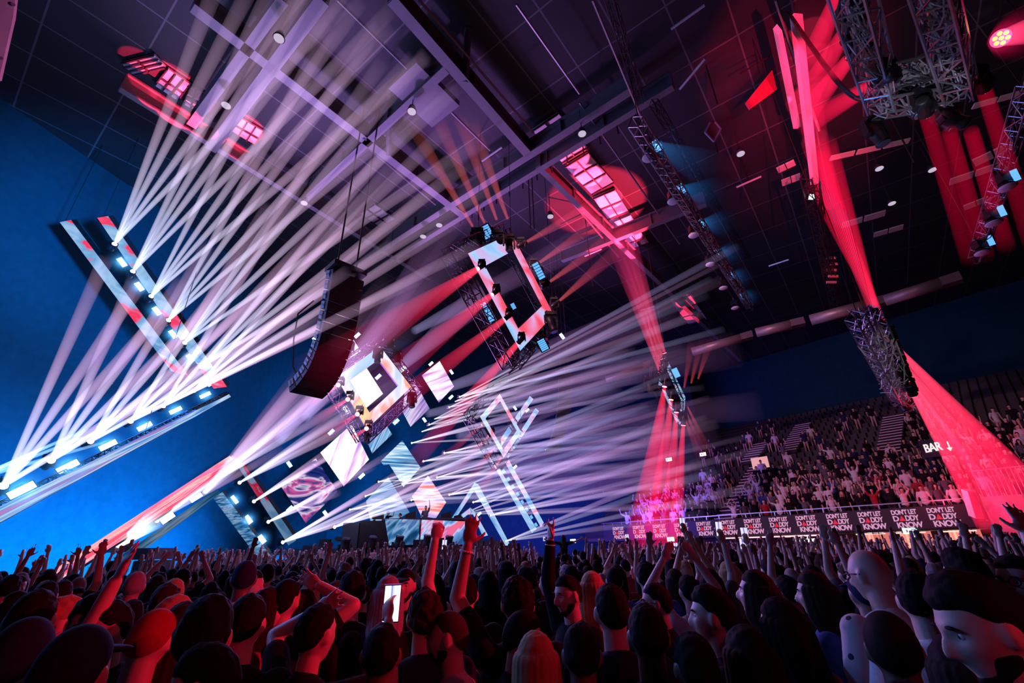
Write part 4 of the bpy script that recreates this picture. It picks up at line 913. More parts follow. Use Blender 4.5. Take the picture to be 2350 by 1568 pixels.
    for i, (a, b, w, t1) in enumerate([((2000, 718), (1868, 330), 34, 20), ((2021, 746), (1890, 330), 34, 20), ((2036, 760), (1880, 420), 34, 20)]):
        p, q = at(*a, 14), at(*b, 21); beam(p, q, .06, w * 21 / FPX / 2 * 1.5, (1, .02, .08), (.9, .005, .05), .5, '%s red beam rising from the tangled truss to the roof' % ['left', 'middle', 'right'][i], 'red beams rising from the tangled truss', g=.12, h=.3)
        mover(p, q - p, '%s of the three upper red lamps on the tangled truss' % ['left', 'middle', 'right'][i], None, .8, LENSR)
    beam(at(1905, 480, 20), at(1848, 200, 19), .38, .5, (.85, .005, .05), (.9, .01, .07), .35, 'broad red shaft striking the roof at the upper right', None, g=0, h=.1)
    for i, (a, b, w) in enumerate([((2057, 797), (2375, 1140), 70), ((2071, 834), (2350, 1200), 66), ((2083, 871), (2320, 1212), 50), ((2096, 906), (2265, 1212), 36)]):
        p, q = at(*a, 14.5), at(*b, 17.5); beam(p, q, .07, w * 17.5 / FPX / 2, (1, .06, .14), (1, .015, .08), .9, '%s strong red beam falling from the tangled truss to the lower right' % ['topmost', 'second', 'third', 'lowest'][i], 'strong red beams of the tangled truss', g=.12, h=.25)
        mover(p, q - p, '%s of the four lower red lamps on the tangled truss' % ['topmost', 'second', 'third', 'lowest'][i], None, .8, LENSR)
        if i % 2: lamp('SPOT', p + (q - p).normalized() * .2, q, RED, 1800, spot_size=.25, spot_blend=.5, shadow_soft_size=.08)
    g = thing('lighting_truss', at(1880, 540, 20), 'dark truss line left of the thick red beam, mostly unlit', 'truss')
    m = MB(); truss_mb(m, at(1855, 400, 17), at(1925, 730, 28), .4, FWD, .7, .03); cablemess(m, at(1855, 400, 17), at(1925, 730, 28), .5, 50, 3, .03); m.build('lattice', DARKSTEEL, g)
    strobe(at(1863, 452, 18), RIGHT, (.2, .2), 'small white lamp at the top of the dark truss', None, glow('strobe_pale', (.55, .85, 1), 2.4))
    m = MB()
    for k in range(5): m.box(at(1908 + (k % 2) * 4, 592 + k * 14, 23), (.5, .12, .05), (RIGHT, UP, FWD))
    tag(m.build('louvre_panel', pbr('louvre', (.6, .5, .5), .5)), 'small red-lit louvred panel beside the thick red beam', 'panel')
    lamp('SPOT', at(2010, 740, 14), at(1912, 620, 23), RED, 2500, spot_size=.14, spot_blend=.5)
    # leaning dark boards near the tall red light
    o = thing('roof_screen', at(1765, 210, 17), 'dark folded cloth panel beside the tall red light, lit deep red', 'panel')
    MB().slab([at(1712, 235, 17), at(1772, 160, 17), at(1783, 205, 17), at(1722, 250, 17)], .1, FWD).build('cloth', pbr('red_cloth', (.3, .06, .1), .8), o)
    MB().path([at(1697, 170, 17), at(1765, 130, 17)], .03).build('frame_tube', DARKSTEEL, o)
    lamp('SPOT', at(1840, 260, 15), at(1745, 205, 17), RED, 500, spot_size=.5, spot_blend=.6)
    # tall narrow wall strips that catch the red
    for (a, b, c, d), lb in [(((1822, 30), (1842, 32), (1880, 420), (1868, 420)), 'tall pale fin under the roof lit bright pink by the red beams'), (((1783, 55), (1795, 70), (1838, 290), (1828, 290)), 'narrower pale fin left of the tall one, lit red')]:
        o = MB().slab([at(*a, 13), at(*b, 13), at(*c, 17), at(*d, 17)], .2, FWD).build('roof_fin', pbr('fin_white', (.75, .7, .72), .6)); tag(o, lb, 'panel')
    for x, y, t in ((1835, 120, 12.2), (1845, 220, 13.2), (1865, 360, 15)):
        lamp('SPOT', at(x + 60, y + 20, t - 4), at(x, y, t + 1), RED, 5200, spot_size=.55, spot_blend=.6)
def slack_cables():
    for k in range(4):
        a, b = at(1806 + k * 4, 28 + k * 3, 11), at(1975 + k * 6, 232 - k * 16, 9.6); pts = []
        for i in range(13):
            f = i / 12; pts.append(a.lerp(b, f) - Vector((0, 0, math.sin(PI * f) * (.9 + .22 * k))))
        tag(MB().path(pts, .02, 5).build('slack_cable', CABLE), 'dark slack cable swinging to the U-shaped truss, %s of four' % ['lowest', 'second', 'third', 'highest'][3 - k], 'cable', 'slack cables at the U-shaped truss')
slack_cables()
def dome(p, label, s=1.0):
    """hooded lamp: pale shallow bowl under a dark yoke"""
    o = thing('hooded_light', p, label, 'stage light', None)
    d = Vector((0, 0, 1))
    MB().tube(p, p + d * .12 * s, .24 * s, .17 * s, 18).build('hood', BLK, o, True)
    MB().ellip(p, (.23 * s, .23 * s, .07 * s), n=18, k=8).build('diffuser', pbr('diffuser', (.75, .78, .9), .4), o, True)
    MB().box(p + d * .32 * s, (.3 * s, .25 * s, .3 * s)).build('lamp_body', BLK, o)
    MB().tube(p + d * .45 * s, p + d * .7 * s, .03, n=6).build('clamp', DARKSTEEL, o)
right_rig()

# ------------------------------------------------------------------ fans of thin beams from the stage to the right
def beams_stage():
    rnd = random.Random(11)
    O = [((945, 1017), 5), ((968, 991), 5), ((985, 975), 4), ((997, 962), 4), ((1031, 935), 4), ((1044, 922), 4), ((1055, 911), 5), ((972, 1059), 5), ((1003, 1096), 6), ((923, 1111), 5), ((869, 1106), 4),
         ((1031, 1136), 5), ((1086, 1153), 5), ((839, 1139), 4), ((803, 1170), 4), ((944, 1148), 5), ((1062, 1181), 5), ((1161, 1242), 4), ((1126, 1183), 6), ((1020, 1040), 4)]
    words_ = ['left of slim diamond, lowest of upper row', 'left of slim diamond, second of upper row', 'left of slim diamond, third of upper row', 'left of slim diamond, fourth of upper row', 'under the top right screen', 'right of the top right screen', 'nearest the top of the slim diamond',
              'right of the notched screen', 'right of the performer screen', 'on the notched screen', 'at the peak of the crew screen', 'right of the performer', 'at the chevron peak', 'left of the crew screen', 'above the riser', 'behind the performer', 'on the chevron left leg', 'low right by the crowd', 'on the chevron right leg', 'above the performer screen']
    for i, ((x, y), n) in enumerate(O):
        t0 = 29
        p = at(x, y, t0)
        sl = sorted(rnd.uniform(-.50, -.02) if y > 1000 else rnd.uniform(-.55, -.12) for k in range(n))
        for k in range(n):
            s = sl[k]
            dx = rnd.uniform(380, 640); ex, ey = x + dx, y + dx * s; te = rnd.uniform(17, 24)
            if ey > 1215: ey = 1215
            q = at(ex, ey, te); w = rnd.uniform(12, 26)
            c = rnd.choice([(.70, .60, 1), (.85, .60, .95), (.60, .66, 1), (.9, .55, .8)])
            beam(p, q, .03, w * te / FPX / 2, (.85, .80, 1), (c[0] * .7, c[1] * .6, c[2] * .8), rnd.uniform(.24, .56), 'thin mauve beam, %s from top, lamp ' % ['first', 'second', 'third', 'fourth', 'fifth', 'sixth'][k] + words_[i], 'thin beams from the stage', g=.42, h=.5)
        if i % 2 == 0 or i > 6: mover(p, at(x + 500, y - 100, 20) - p, 'small lit stage lamp ' + words_[i], 'small lamps of the thin beams', .38, LENSW)
    # broad emissive shafts imitating lit haze across the middle
    for i, (a, ta, b, tb, w, B) in enumerate([((1000, 900), 29, (1560, 700), 18, 90, .20), ((980, 950), 29, (1700, 800), 18, 90, .17), ((950, 760), 28, (1400, 520), 18, 80, .16), ((1050, 1000), 29, (1750, 930), 20, 70, .17), ((1000, 1080), 28, (1650, 1000), 20, 70, .20), ((900, 860), 28, (1150, 640), 18, 80, .20),
                                              ((1080, 1130), 28, (1600, 1090), 21, 60, .22), ((700, 960), 25, (1060, 560), 15, 90, .22), ((760, 900), 25, (1160, 330), 15, 90, .13), ((640, 1010), 24, (960, 640), 15, 80, .22)]):
        beam(at(*a, ta), at(*b, tb), .25, w * tb / FPX / 2, (.5, .45, .95), (.5, .22, .62), B, 'broad faint mauve emissive shaft, ' + ['rising to the upper right', 'long and nearly level', 'passing the large diamond', 'low across the red beams', 'above the left part of the stand', 'steep above the smaller diamond', 'lowest towards the banner', 'steep at the speaker array', 'steepest to the roof girders', 'crossing the speaker array'][i], 'broad faint shafts', g=0, h=.6)
beams_stage()

# ------------------------------------------------------------------ balcony, banner, bars, stand
UPV = Vector((0, 0, 1))
def bpt(s, z, d=0.0): return B0 + FD * s + FN * d + UPV * z       # s along the front, z height, d depth into the stand
def s_of(x, y): return (on_plane(x, y, B0, FN) - B0).dot(FD)
ZB, ZT = (BL.z + BR.z) / 2, (TL.z + TR.z) / 2
S0, S1 = s_of(1385, 1226), s_of(2232, 1180)
ROWD, ROWH, NR = .95, .52, 22
def stand():
    g = thing('balcony_front', bpt((S0 + S1) / 2, ZB), 'long dark balcony front banner repeating the same three-line slogan', 'banner')
    ax = (FD, FN, UPV)
    MB().box(bpt((S0 + S1) / 2, (ZB + ZT) / 2, .1), (S1 - S0, .14, ZT - ZB), ax).build('banner_board', pbr('banner_board', (.018, .012, .02), .6), g)
    MB().box(bpt((S0 + S1) / 2, ZT + .22, .15), (S1 - S0 + .4, .05, .05), ax).build('top_rail', STEEL, g)
    m = MB()
    for k in range(26): m.box(bpt(S0 + (S1 - S0) * k / 25, ZT + .1, .15), (.05, .05, .25), ax)
    m.build('rail_posts', STEEL, g)
    font_mat = glow('slogan_pink', (.80, .36, .62), .85); tri = glow('slogan_red', (.8, .03, .06), .9)
    def textmesh(body, size, off=.035):
        c = bpy.data.curves.new('t', 'FONT'); c.body = body; c.size = size; c.offset = off * size; c.extrude = .012; c.align_x = 'LEFT'; c.space_character = .92
        o = bpy.data.objects.new('t', c); COL.objects.link(o); dg = bpy.context.evaluated_depsgraph_get(); me = bpy.data.meshes.new_from_object(o.evaluated_get(dg)); bpy.data.objects.remove(o)
        co = np.empty(len(me.vertices) * 3); me.vertices.foreach_get('co', co); co = co.reshape(-1, 3); return me, co
    # one slogan as a mesh, centred, 1 x 1 in size
    V, F, MI = [], [], []
    def addtext(body, x0, x1, z0, z1, mi=0):
        me, co = textmesh(body, 1.0); a, b = co.min(0), co.max(0); n = len(V)
        for v in co: V.append((x0 + (v[0] - a[0]) / (b[0] - a[0]) * (x1 - x0), -.01 - v[2], z0 + (v[1] - a[1]) / (b[1] - a[1]) * (z1 - z0)))
        for p in me.polygons: F.append(tuple(i + n for i in p.vertices)); MI.append(mi)
        bpy.data.meshes.remove(me)
    addtext("DON'T LET", -.5, .48, .20, .46); addtext('D', -.5, -.27, -.13, .15); addtext('DDY', -.02, .5, -.13, .15); addtext('KNOW', -.42, .56, -.48, -.18)
    n = len(V); V += [(-.27, -.03, -.13), (-.03, -.03, -.13), (-.15, -.03, .15), (-.27, 0, -.13), (-.03, 0, -.13), (-.15, 0, .15)]; F += [(n, n + 1, n + 2), (n, n + 3, n + 4, n + 1), (n + 1, n + 4, n + 5, n + 2), (n + 2, n + 5, n + 3, n)]; MI += [1] * 4
    me = bpy.data.meshes.new('slogan'); me.from_pydata(V, [], F); me.materials.append(font_mat); me.materials.append(tri)
    for p, k in zip(me.polygons, MI): p.material_index = k
    R = Matrix((FD, FN, UPV)).transposed().to_4x4()
    h = (ZT - ZB) * .90
    for i, x in enumerate([1416, 1463, 1510, 1560, 1612, 1666, 1725, 1785, 1849, 1922, 1998, 2079, 2166]):
        s = s_of(x, 1190); o = bpy.data.objects.new('slogan', me); COL.objects.link(o); o.parent = g
        o.matrix_world = Matrix.Translation(bpt(s, (ZB + ZT) / 2, 0.02)) @ R @ Matrix.Diagonal((h * 1.14, 1, h, 1))
        o.matrix_parent_inverse = Matrix.Identity(4); o.matrix_basis = Matrix.Translation(bpt(s, (ZB + ZT) / 2, 0.02) - g.location) @ R @ Matrix.Diagonal((h * 1.14, 1, h, 1))
    # underside, back wall under the balcony
    o = MB().box(bpt((S0 + S1) / 2 + 8, ZB + .05, 3.6), (S1 - S0 + 20, 7, .2), ax).build('balcony_slab', pbr('slab_dark', (.05, .04, .045), .8)); tag(o, 'dark underside of the balcony', 'slab', None, 'structure')
    o = MB().box(bpt((S0 + S1) / 2 + 8, ZB / 2, 5), (S1 - S0 + 22, .2, ZB), ax).build('wall_bars', pbr('bar_wall', (.09, .05, .06), .7)); tag(o, kind='structure')
    # lit bars under the balcony
    warm = glow('bar_glow', (1, .30, .28), 1.1); warm2 = glow('bar_glow2', (1, .62, .5), 1.3)
    def bar(x0, x1, label, sign=None):
        a, b = s_of(x0, 1235), s_of(x1, 1235); L = b - a; gg = thing('drinks_bar', bpt((a + b) / 2, 0, 4), label, 'bar')
        MB().box(bpt((a + b) / 2, .55, 1.5), (L, .6, 1.1), ax).build('counter', pbr('bar_counter', (.25, .12, .1), .5), gg)
        MB().box(bpt((a + b) / 2, 2.12, 2.8), (L, .06, 1.4), ax).build('back_panel', led('bar_back', [(.3, (.45, .10, .12)), (.5, (1, .42, .38)), (.62, (1, .8, .65))], (1.5, 3), 1.0, 0, 1, 3), gg)
        m = MB(); 
        for k in range(int(L / .9) + 1): m.box(bpt(a + min(L, k * .9), 2.1, 2.6), (.06, .1, 1.4), ax)
        m.build('shelf_posts', BLK, gg)
        MB().box(bpt((a + b) / 2, ZB - .12, 1.6), (L, .08, .06), ax).build('strip_light', warm2, gg)
        lamp('AREA', bpt((a + b) / 2, ZB - .2, 3), bpt((a + b) / 2, 0, 0), (1, .35, .35), 60, shape='RECTANGLE', size=L, size_y=.3)
        return gg
    gb = bar(1775, 1875, 'lit bar under the balcony with white lettered beer sign')
    me, co = textmesh('Heineken', 1.0, .02); a, b = co.min(0), co.max(0); sm, se = s_of(1803, 1238), s_of(1851, 1238)
    for v in me.vertices: v.co = Vector(((v.co.x - a[0]) / (b[0] - a[0]) * (se - sm), -v.co.z, (v.co.y - a[1]) / (b[1] - a[1]) * .34))
    me.materials.append(glow('sign_white', (1, .75, .7), 1.8)); o = bpy.data.objects.new('beer_sign', me); COL.objects.link(o)
    o.matrix_world = Matrix.Translation(bpt(sm, 2.06, 1.3)) @ R; o.name = 'lettering'
    gg = thing('beer_sign', bpt((sm + se) / 2, 2.2, 1.35), 'dark sign board with white beer lettering above the first bar', 'sign')
    MB().box(bpt((sm + se) / 2, 2.2, 1.37), ((se - sm) * 1.35, .08, .56), ax).build('sign_board', BLK, gg)
    o.parent = gg; o.matrix_basis = Matrix.Translation(bpt(sm, 2.06, 1.3) - gg.location) @ R
    bar(1945, 2015, 'pink lit bar under the balcony, left of the two middle ones'); bar(2035, 2112, 'pink lit bar under the balcony, right of the two middle ones'); bar(2155, 2236, 'bright pink bar at the right end under the balcony')
    for i, (x, y) in enumerate([(1992, 1226), (2062, 1224), (2060, 1222)][:2]):
        s = s_of(x, y); o = MB().box(bpt(s, 2.55, 1.4), (.7, .05, .28), ax).build('bar_screen', led('barscreen', [(.4, (.1, .03, .04)), (.55, (.9, .7, .7))], (4, 8), .9, 0, 1, 2)); tag(o, ['left', 'right'][i] + ' small lit menu screen above the pink bars', 'screen')
    o = MB().box(bpt((s_of(1650, 1225) + s_of(1905, 1215)) / 2, ZB - .12, -.02), (s_of(1905, 1215) - s_of(1650, 1225), .08, .07), ax).build('strip_light', glow('strip_pink', (1, .45, .5), 1.8)); tag(o, 'thin pink light strip under the banner', 'light')
    # exit signs
    for i, (x, y, h) in enumerate([(1541, 1238, 0), (2088, 1219, 0), (1315, 1242, 1), (1613, 1043, 1), (1535, 1055, 1)]):
        p = bpt(s_of(x, y), proj_z(x, y), -.1) if not h else at_h(x, y, 37 if i == 2 else 40)
        gg = thing('exit_sign', p, ['green-white lit exit sign under the banner behind the red beams', 'green-white lit exit sign above the pink bars', 'small pale exit sign beside the person on shoulders', 'small pale exit sign high on the dark wall', 'small pale exit sign glimpsed behind the red beams'][i], 'sign')
        MB().box(p, (.5, .06, .26), ax).build('sign_box', glow('exit_green' if i < 2 else 'exit_pale', (.45, 1, .55) if i < 2 else (.9, .8, .6), 2), gg)
        q = MB().box(p - FN * .04 - FD * .08, (.07, .02, .12), ax).box(p - FN * .04 + FD * .1, (.2, .02, .04), ax); q.build('pictogram', pbr('white_plain', (.9, .9, .9)), gg)
    # the stand: concrete rows
    tread = pbr('stand_concrete', (.028, .024, .027), .85, 0, .2, 3)
    Z0 = ZT - .75; m = MB()
    for k in range(NR):
        zt_ = Z0 + ROWH * k; zb_ = ZB + .12; m.box(bpt((S0 + S1) / 2 + 5, (zt_ + zb_) / 2, .4 + ROWD * (k + .5)), (S1 - S0 + 16, ROWD, zt_ - zb_), ax)
    o = m.build('seating_stand', tread); tag(o, 'steep dark concrete stand behind the banner', 'stand', None, 'structure')
    # seats in rows, one mesh each row would hide the people: folded seats as stuff
    sm_ = MB(); rnd = random.Random(3)
    for k in range(0, NR):
        s = S0 + .4
        while s < S1 + 8 and s > S0 - 1:
            if (bpt(s, 0, .4 + ROWD * k + .75) - CORN).dot(SN) > .6: sm_.box(bpt(s, Z0 + ROWH * k + .25, .4 + ROWD * k + .75), (.42, .1, .5), ax)
            s += .55
    o = sm_.build('folded_seats', pbr('seat_black', (.02, .02, .025), .6)); tag(o, 'rows of dark folded seats in the stand', 'seat', None, 'stuff')
    # stairs with pale nosings
    def stairs(x, y, k0, k1, label, w=1.3):
        s = 0
        for it in range(1): s = s_of(x, 1190)
        gg = thing('stairway', bpt(s, Z0 + ROWH * k0, .4 + ROWD * k0), label, 'stairs'); sm = MB(); nb = MB()
        for k in range(k0 * 2, k1 * 2):
            z = Z0 + ROWH * k / 2 + .28; d = .4 + ROWD * k / 2
            sm.box(bpt(s, z - .1, d + .1), (w, ROWD / 2, .26), ax); nb.box(bpt(s, z + .05, d - .14), (w, .06, .05), ax)
        sm.build('steps', tread, gg); nb.build('step_edges', pbr('step_edge', (.8, .65, .7), .5), gg)
    stairs(1640, 0, 0, 9, 'pale-edged stairway in the stand above the fifth slogan'); stairs(1700, 0, 11, 17, 'pale-edged stairway high in the left part of the stand'); stairs(1600, 0, 10, 14, 'pale-edged stairway at the far left top of the stand')
    stairs(2010, 0, 7, 15, 'pale-edged stairway high in the right part of the stand')
    # vomitory opening with pale board, handrails
    o = MB().box(bpt(s_of(1655, 1190), Z0 + ROWH * 8 + .8, .4 + ROWD * 8 - .1), (1.2, .1, .8), ax).build('lit_board', glow('lit_board', (1, .45, .5), .8)); tag(o, 'small pink lit board at a stand entrance', 'board')
    # BAR sign
    a, b = at_h(2126, 1030, 28), at_h(2183, 1024, 27); c = (a + b) / 2
    gg = thing('bar_sign', c, 'dark sign board reading BAR with a downward arrow, in the stand', 'sign')
    d = (b - a).normalized(); nn = Vector((-d.y, d.x, 0)).normalized(); nn = nn if nn.dot(RIGHT) > 0 else -nn; hh = .75; L = (b - a).length + .5
    MB().box(c, (L, .12, hh), (d, nn, UPV)).build('sign_board', pbr('sign_black', (.015, .012, .015), .5), gg)
    me, co = textmesh('BAR', 1.0, .01); aa, bb = co.min(0), co.max(0)
    for v in me.vertices: v.co = Vector(((v.co.x - aa[0]) / (bb[0] - aa[0]) * L * .52, -v.co.z, (v.co.y - aa[1]) / (bb[1] - aa[1]) * .36))
    me.materials.append(glow('bar_white', (1, .8, .8), 1.1)); o = bpy.data.objects.new('lettering', me); COL.objects.link(o); o.parent = gg
    Rm = Matrix((d, nn, UPV)).transposed().to_4x4(); o.matrix_basis = Matrix.Translation(-d * L * .36 - nn * .08 - UPV * .18) @ Rm
    am = MB().box(c + d * L * .36 - nn * .09 + UPV * .05, (.05, .02, .3), (d, nn, UPV)); q = c + d * L * .36 - nn * .09 - UPV * .2
    am.slab([q, q + d * .14 + UPV * .14, q - d * .14 + UPV * .14], .02, -nn); am.build('arrow', glow('bar_white', (1, .8, .8), 1.1), gg)
    # glass front wing at the right end with pink light
    gg = thing('wing_parapet', bpt(S1 + 2.5, ZB), 'pink-lit parapet with an upright barred railing at the right end of the balcony', 'parapet')
    MB().box(bpt(S1 + 4, ZT / 2 + .1, -.3), (7, .25, ZT + .2), ax).build('parapet_wall', pbr('parapet_pale', (.26, .2, .22), .7), gg)
    m = MB()
    for k in range(46): m.tube(bpt(S1 + .6 + k * .15, ZT + .2, -.35), bpt(S1 + .6 + k * .15, ZT + 1.3, -.35), .016, n=5)
    m.tube(bpt(S1 + .5, ZT + 1.3, -.35), bpt(S1 + 7.4, ZT + 1.3, -.35), .03); m.build('railing', pbr('rail_pale', (.7, .6, .62), .4, .3), gg)
    gg = thing('wall_speaker', bpt(S1 - .1, ZT + .5, -.35), 'small white ribbed wall unit above the right end of the banner', 'speaker'); p = at(2231, 1156, 19.3)
    MB().box(p, (.35, .3, 1.2), (RIGHT, FWD, (UP - RIGHT * .3).normalized())).build('body', pbr('white_plain', (.9, .9, .9)), gg)
    m = MB()
    for k in range(5): m.box(p - FWD * .16 + RIGHT * (.06 * (k - 2)), (.02, .02, 1.1), (RIGHT, FWD, (UP - RIGHT * .3).normalized()))
    m.build('ribs', DARKSTEEL, gg)
    # light on the stand
    lamp('SPOT', (-2, 12, 15), bpt((S0 + S1) / 2 + 4, 7, 7), (1, .36, .52), 7500, spot_size=.95, spot_blend=.8, shadow_soft_size=.4)
    lamp('SPOT', at(2085, 880, 15), bpt(S1 + 3, 3, 3), (1, .03, .12), 3500, spot_size=.8, spot_blend=.8)
    lamp('POINT', bpt(S1 - 1.0, ZT + .6, -1.6), (0, 0, 0), (1, .04, .12), 120, shadow_soft_size=.1)
def proj_z(x, y): return on_plane(x, y, B0, FN).z
stand()

# ------------------------------------------------------------------ people
SKIN = [pbr('skin_light', (.62, .40, .31), .5), pbr('skin_tan', (.45, .27, .19), .5), pbr('skin_dark', (.16, .09, .06), .45)]
CLOTH = {k: pbr('cloth_' + k, c, .9, 0, .25, 60, .1) for k, c in dict(black=(.012, .012, .014), grey=(.12, .12, .13), white=(.7, .7, .7), red=(.35, .03, .04), blue=(.04, .10, .28), navy=(.02, .03, .07), green=(.04, .09, .06)).items()}
HAIRM = {k: pbr('hair_' + k, c, .8, 0, .9, 120, .12) for k, c in dict(black=(.008, .007, .007), brown=(.03, .017, .01), blonde=(.42, .28, .14), grey=(.3, .28, .28), shaved=(.06, .04, .035)).items()}
TROU = pbr('trousers_dark', (.015, .017, .025), .8)
EYEM = pbr('eye_white', (.7, .68, .66), .2); BROW = HAIRM['black']
def sst(a, b, x): t = np.clip((x - a) / (b - a), 0, 1); return t * t * (3 - 2 * t)
def head_pts(nu=60, nv=46):
    """unit directions and head surface points, face towards +Y, centre between the ears"""
    th = (np.arange(nv + 1) + .02) / (nv + .04) * PI; ph = np.arange(nu) / nu * 2 * PI
    T, Pp = np.meshgrid(th, ph, indexing='ij'); nx, ny, nz = np.sin(T) * np.cos(Pp), np.sin(T) * np.sin(Pp), np.cos(T)
    nx, ny, nz = nx.ravel(), ny.ravel(), nz.ravel()
    x, y, z = .076 * nx, .096 * ny, .118 * nz
    lo = sst(.0, -1.0, nz); x = x * (1 - .30 * lo) * (1 + .04 * sst(0, 1, nz))
    back = (ny < 0); y = np.where(back, y * (1 - .42 * sst(-.05, -1, nz)) * 1.03, y)
    f = (ny > 0)
    y = np.where(f, y * (.95 - .0 * lo) + .012 * sst(-.35, -.95, nz), y)
    ax = np.abs(x); g = lambda u, c, s: np.exp(-((u - c) / s) ** 2)
    d = .030 * g(x, 0, .011 + .004 * sst(.0, -.035, z)) * (sst(.030, -.026, z) * sst(-.050, -.036, z))
    d += -.012 * g(ax, .031, .017) * g(z, .006, .013) + .006 * g(z, .027, .009) * (ax < .055) + .005 * g(ax, .045, .02) * g(z, -.022, .02)
    d += .007 * g(z, -.060, .008) * g(x, 0, .024) - .004 * g(z, -.0605, .0022) * g(x, 0, .022) + .009 * g(z, -.096, .015) * g(x, 0, .022) - .004 * g(z, -.077, .007) * g(x, 0, .02)
    y = np.where(f & (ny > .12), y + d, y)
    P = np.stack([x, y, z], 1); N = np.stack([nx, ny, nz], 1)
    F = [(j * nu + i, (j + 1) * nu + i, (j + 1) * nu + (i + 1) % nu, j * nu + (i + 1) % nu) for j in range(nv) for i in range(nu)]
    F += [tuple(range(nu)), tuple(range(nv * nu, (nv + 1) * nu))[::-1]]
    return P, N, F
HP, HN, HF = head_pts()
def hair_shape(style, seed=0):
    """shell that stands off the scalp where hair grows and dips under the skin elsewhere"""
    P, N = HP, HN; z, y, x = P[:, 2], P[:, 1], P[:, 0]
    line = .045 - .55 * np.clip(-(y - .055), -1, 1) if style != 'x' else 0
    # hairline: high over the face, down to the nape at the back, above the ears at the sides
    lim = np.where(y > .05, .062, np.where(y > -.02, .062 - (.05 - y) * .95, -.0045 - (-.02 - y) * 1.2))
    if style == 'balding': lim = np.where(z > .075, 9, lim)
    m = sst(-.010, .012, z - lim)
    rnd = np.random.RandomState(seed); k = (rnd.rand(6, 3) - .5) * 260; ph = rnd.rand(6) * 6
    k2 = (rnd.rand(8, 3) - .5) * 700
    nz_ = sum(np.sin(P @ k[i] + ph[i]) for i in range(6)) / 6 + sum(np.sin(P @ k2[i] + i) for i in range(8)) / 10
    hgt = dict(short=.006, shaved=.002, tall=.010, curly=.012, long=.008, balding=.004, bun=.007, cap=.007, beanie=.008)[style]
    amp = dict(short=.0065, shaved=.0008, tall=.008, curly=.014, long=.005, balding=.002, bun=.003, cap=0, beanie=.001)[style]
    top = 1 + (1.1 * sst(.03, .11, z) * sst(-.06, .06, y) if style == 'tall' else .35 * sst(.03, .11, z))
    off = (hgt * top + amp * nz_) * m - .007 * (1 - m)
    return P + N * off[:, None]
def rotm(yaw, pitch=0, roll=0): return Matrix.Rotation(yaw, 3, 'Z') @ Matrix.Rotation(pitch, 3, 'X') @ Matrix.Rotation(roll, 3, 'Y')
HC = Vector((0, .035, 1.655))
def hx(P, hr): return [HC + Vector((0, -.02, -.08)) + hr @ (Vector(p) - Vector((0, -.02, -.08))) for p in P]
def hand_mb(b, w, d, pn, side, pose='open'):
    """palm, four fingers and a thumb; w wrist, d along the fingers, pn palm normal, side +1 when the thumb lies on +x of the hand frame"""
    d = Vector(d).normalized(); pn = Vector(pn); pn = (pn - d * pn.dot(d)).normalized(); x = d.cross(pn).normalized() * side
    R = Matrix((x, pn, d)).transposed()
    pc = w + d * .052
    b.ellip(pc, (.042, .017, .055), R, 12, 8)
    curl = dict(open=[.12] * 4, fist=[1.5] * 4, point=[.05, 1.5, 1.5, 1.5], horns=[.05, 1.5, 1.5, .05], hold=[.75] * 4)[pose]
    spread = .22 if pose == 'open' else .05
    for i in range(4):
        fx = (.030 - .020 * i); L = [.068, .078, .072, .056][i]; a = -(i - 1.4) * -spread; a = (1.4 - i) * spread * .6
        base = w + d * (.092 - .004 * abs(i - 1.2)) + x * fx; c = curl[i]
        u = (d * math.cos(a) + x * math.sin(a)).normalized(); p = base; ang = 0
        for k, seg in enumerate((.48, .30, .24)):
            ang += c * (.55 if k else .65); v = (u * math.cos(ang) + pn * math.sin(ang)); q = p + v * L * seg
            b.capsule(p, q, .0092 - .0009 * k, .0086 - .0009 * k, 8, 2); p = q
    p = w + d * .025 + x * .032; v = (d * .62 + x * .75 + pn * .25).normalized()
    if pose in ('fist', 'hold', 'horns', 'point'): v = (d * .8 + x * .25 + pn * .6).normalized()
    q = p + v * .045; b.capsule(p, q, .013, .0105, 8, 2); v2 = (v + d * .35).normalized(); b.capsule(q, q + v2 * .03, .0105, .009, 8, 2)
def remesh(b, vox, smooth=2, name='m'):
    o = bpy.data.objects.new('tmp', b.mesh('tmp')); COL.objects.link(o)
    r = o.modifiers.new('r', 'REMESH'); r.mode = 'VOXEL'; r.voxel_size = vox; r.use_smooth_shade = True
    if smooth: s = o.modifiers.new('s', 'SMOOTH'); s.factor = .5; s.iterations = smooth
    me = bpy.data.meshes.new_from_object(o.evaluated_get(bpy.context.evaluated_depsgraph_get())); me.name = name
    bpy.data.objects.remove(o); me.materials.clear(); return me
ARM = dict(down=((.27, -.02, 1.18), (.27, .08, .93)), up=((.30, .10, 1.66), (.27, .10, 1.93)), upin=((.27, .14, 1.64), (.14, .14, 1.89)), front=((.25, .20, 1.28), (.20, .42, 1.40)),
           high=((.25, .03, 1.72), (.22, .02, 1.99)), wave=((.38, .06, 1.56), (.46, .12, 1.82)), phone=((.24, .22, 1.45), (.14, .36, 1.68)), out=((.46, -.02, 1.52), (.70, .02, 1.62)), head=((.34, .10, 1.60), (.12, .14, 1.74)), hips=((.34, -.10, 1.20), (.18, .02, 1.02)))
